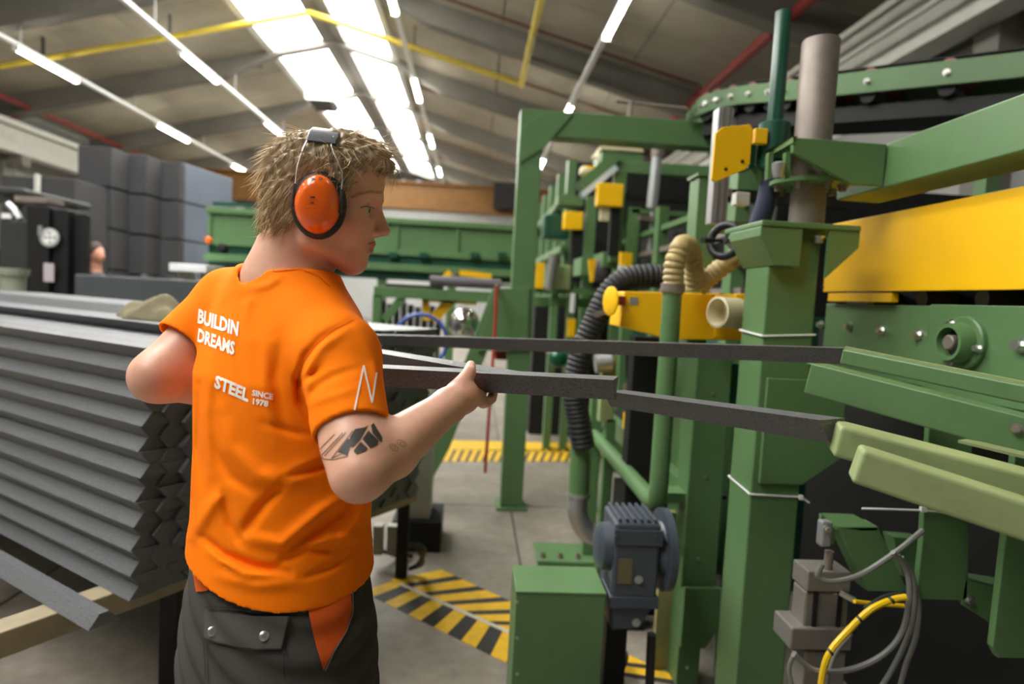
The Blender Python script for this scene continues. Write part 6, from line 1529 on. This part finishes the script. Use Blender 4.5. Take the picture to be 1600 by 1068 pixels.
cup_text('CE', (484, 318.5), (7, 0), (0, -3.4)); cup_text('- - - -', (480, 312.8), (16, 0), (0, -.8)); cup_text('- -', (479, 319.6), (5, 0), (0, -.8)); cup_text('- -', (491.5, 319.6), (5, 0), (0, -.8)); cup_text('-- -- -- --', (476, 325.6), (26, 0), (0, -.6))
# ================================================================== SECOND PERSON behind the forklift
p2 = thing('person', 'person in dark navy work clothes standing behind the forklift mast', 'person', (atY(150, 420, 7.7).x, 7.7, 0))
bx_, by_ = p2.location.x, 7.7
def W2(x, y, z): return V(bx_ + x, by_ + y, z)
def sd_p2(p):
    d = sd_ell(p, W2(0, 0, 1.78), (.075, .095, .115)); d = smin(d, sd_ell(p, W2(.055, -.02, 1.75), (.04, .055, .08)), .02)
    d = smin(d, sd_cone(p, W2(.09, -.03, 1.765), W2(.105, -.035, 1.74), .008, .012), .012)
    d = smin(d, sd_cone(p, W2(0, 0, 1.7), W2(0, 0, 1.5), .055, .06), .02)
    d = smin(d, sd_cone(p, W2(0, -.17, 1.46), W2(0, .17, 1.46), .07, .07), .04); d = smin(d, sd_cone(p, W2(0, 0, 1.4), W2(0, 0, .95), .15, .14), .06)
    for s in (-1, 1):
        d = smin(d, np.minimum(sd_cone(p, W2(0, .2 * s, 1.45), W2(.03, .26 * s, 1.15), .055, .045), sd_cone(p, W2(.03, .26 * s, 1.15), W2(.24, .2 * s, 1.08), .042, .03)), .03)
        d = smin(d, sd_cone(p, W2(.24, .2 * s, 1.08), W2(.33, .18 * s, 1.08), .03, .02), .02)
        d = smin(d, np.minimum(sd_cone(p, W2(0, .09 * s, .92), W2(.02, .1 * s, .5), .09, .065), sd_cone(p, W2(.02, .1 * s, .5), W2(0, .1 * s, .08), .065, .045)), .03)
        d = smin(d, sd_cone(p, W2(0, .1 * s, .05), W2(.16, .1 * s, .045), .045, .035), .03)
    return np.maximum(d, .003 - p[:, 2])
v_, f_ = surface_nets(sd_p2, axis_steps([(bx_ - .3, bx_ + .45, .012)]), axis_steps([(by_ - .4, by_ + .4, .012)]), axis_steps([(-.02, 1.95, .012)]))
zz_ = v_[:, 2] ; c2 = np.tile(np.array(srgb(44, 46, 56)), (len(v_), 1)); c2[zz_ > 1.56] = srgb(210, 150, 126); c2[(v_[:, 0] > bx_ + .22) & (zz_ < 1.2) & (zz_ > .9)] = srgb(210, 150, 126)
bdy = np_mesh('body', v_, f_, attr_mat('clothed_figure', .7), p2); bdy.matrix_parent_inverse = Matrix.Translation(-p2.location); color_attr(bdy, c2)
def sd_h2(p): return smax(sd_ell(p, W2(-.01, 0, 1.80), (.085, .1, .11)), -sd_ell(p, W2(.09, -.02, 1.74), (.08, .12, .12)), .01)
v_, f_ = surface_nets(sd_h2, axis_steps([(bx_ - .15, bx_ + .15, .01)]), axis_steps([(by_ - .15, by_ + .15, .01)]), axis_steps([(1.62, 1.95, .01)]))
h2 = np_mesh('hair', v_, f_, mat('brown_hair', srgb(60, 42, 32), .7), p2); h2.matrix_parent_inverse = Matrix.Translation(-p2.location)
MB().obox(W2(.13, -.06, 1.42), (.012, 0, 0), (0, .07, 0), (0, 0, .05)).build('chest_badge', mat('badge_orange', srgb(240, 96, 40), .6), p2, .004)
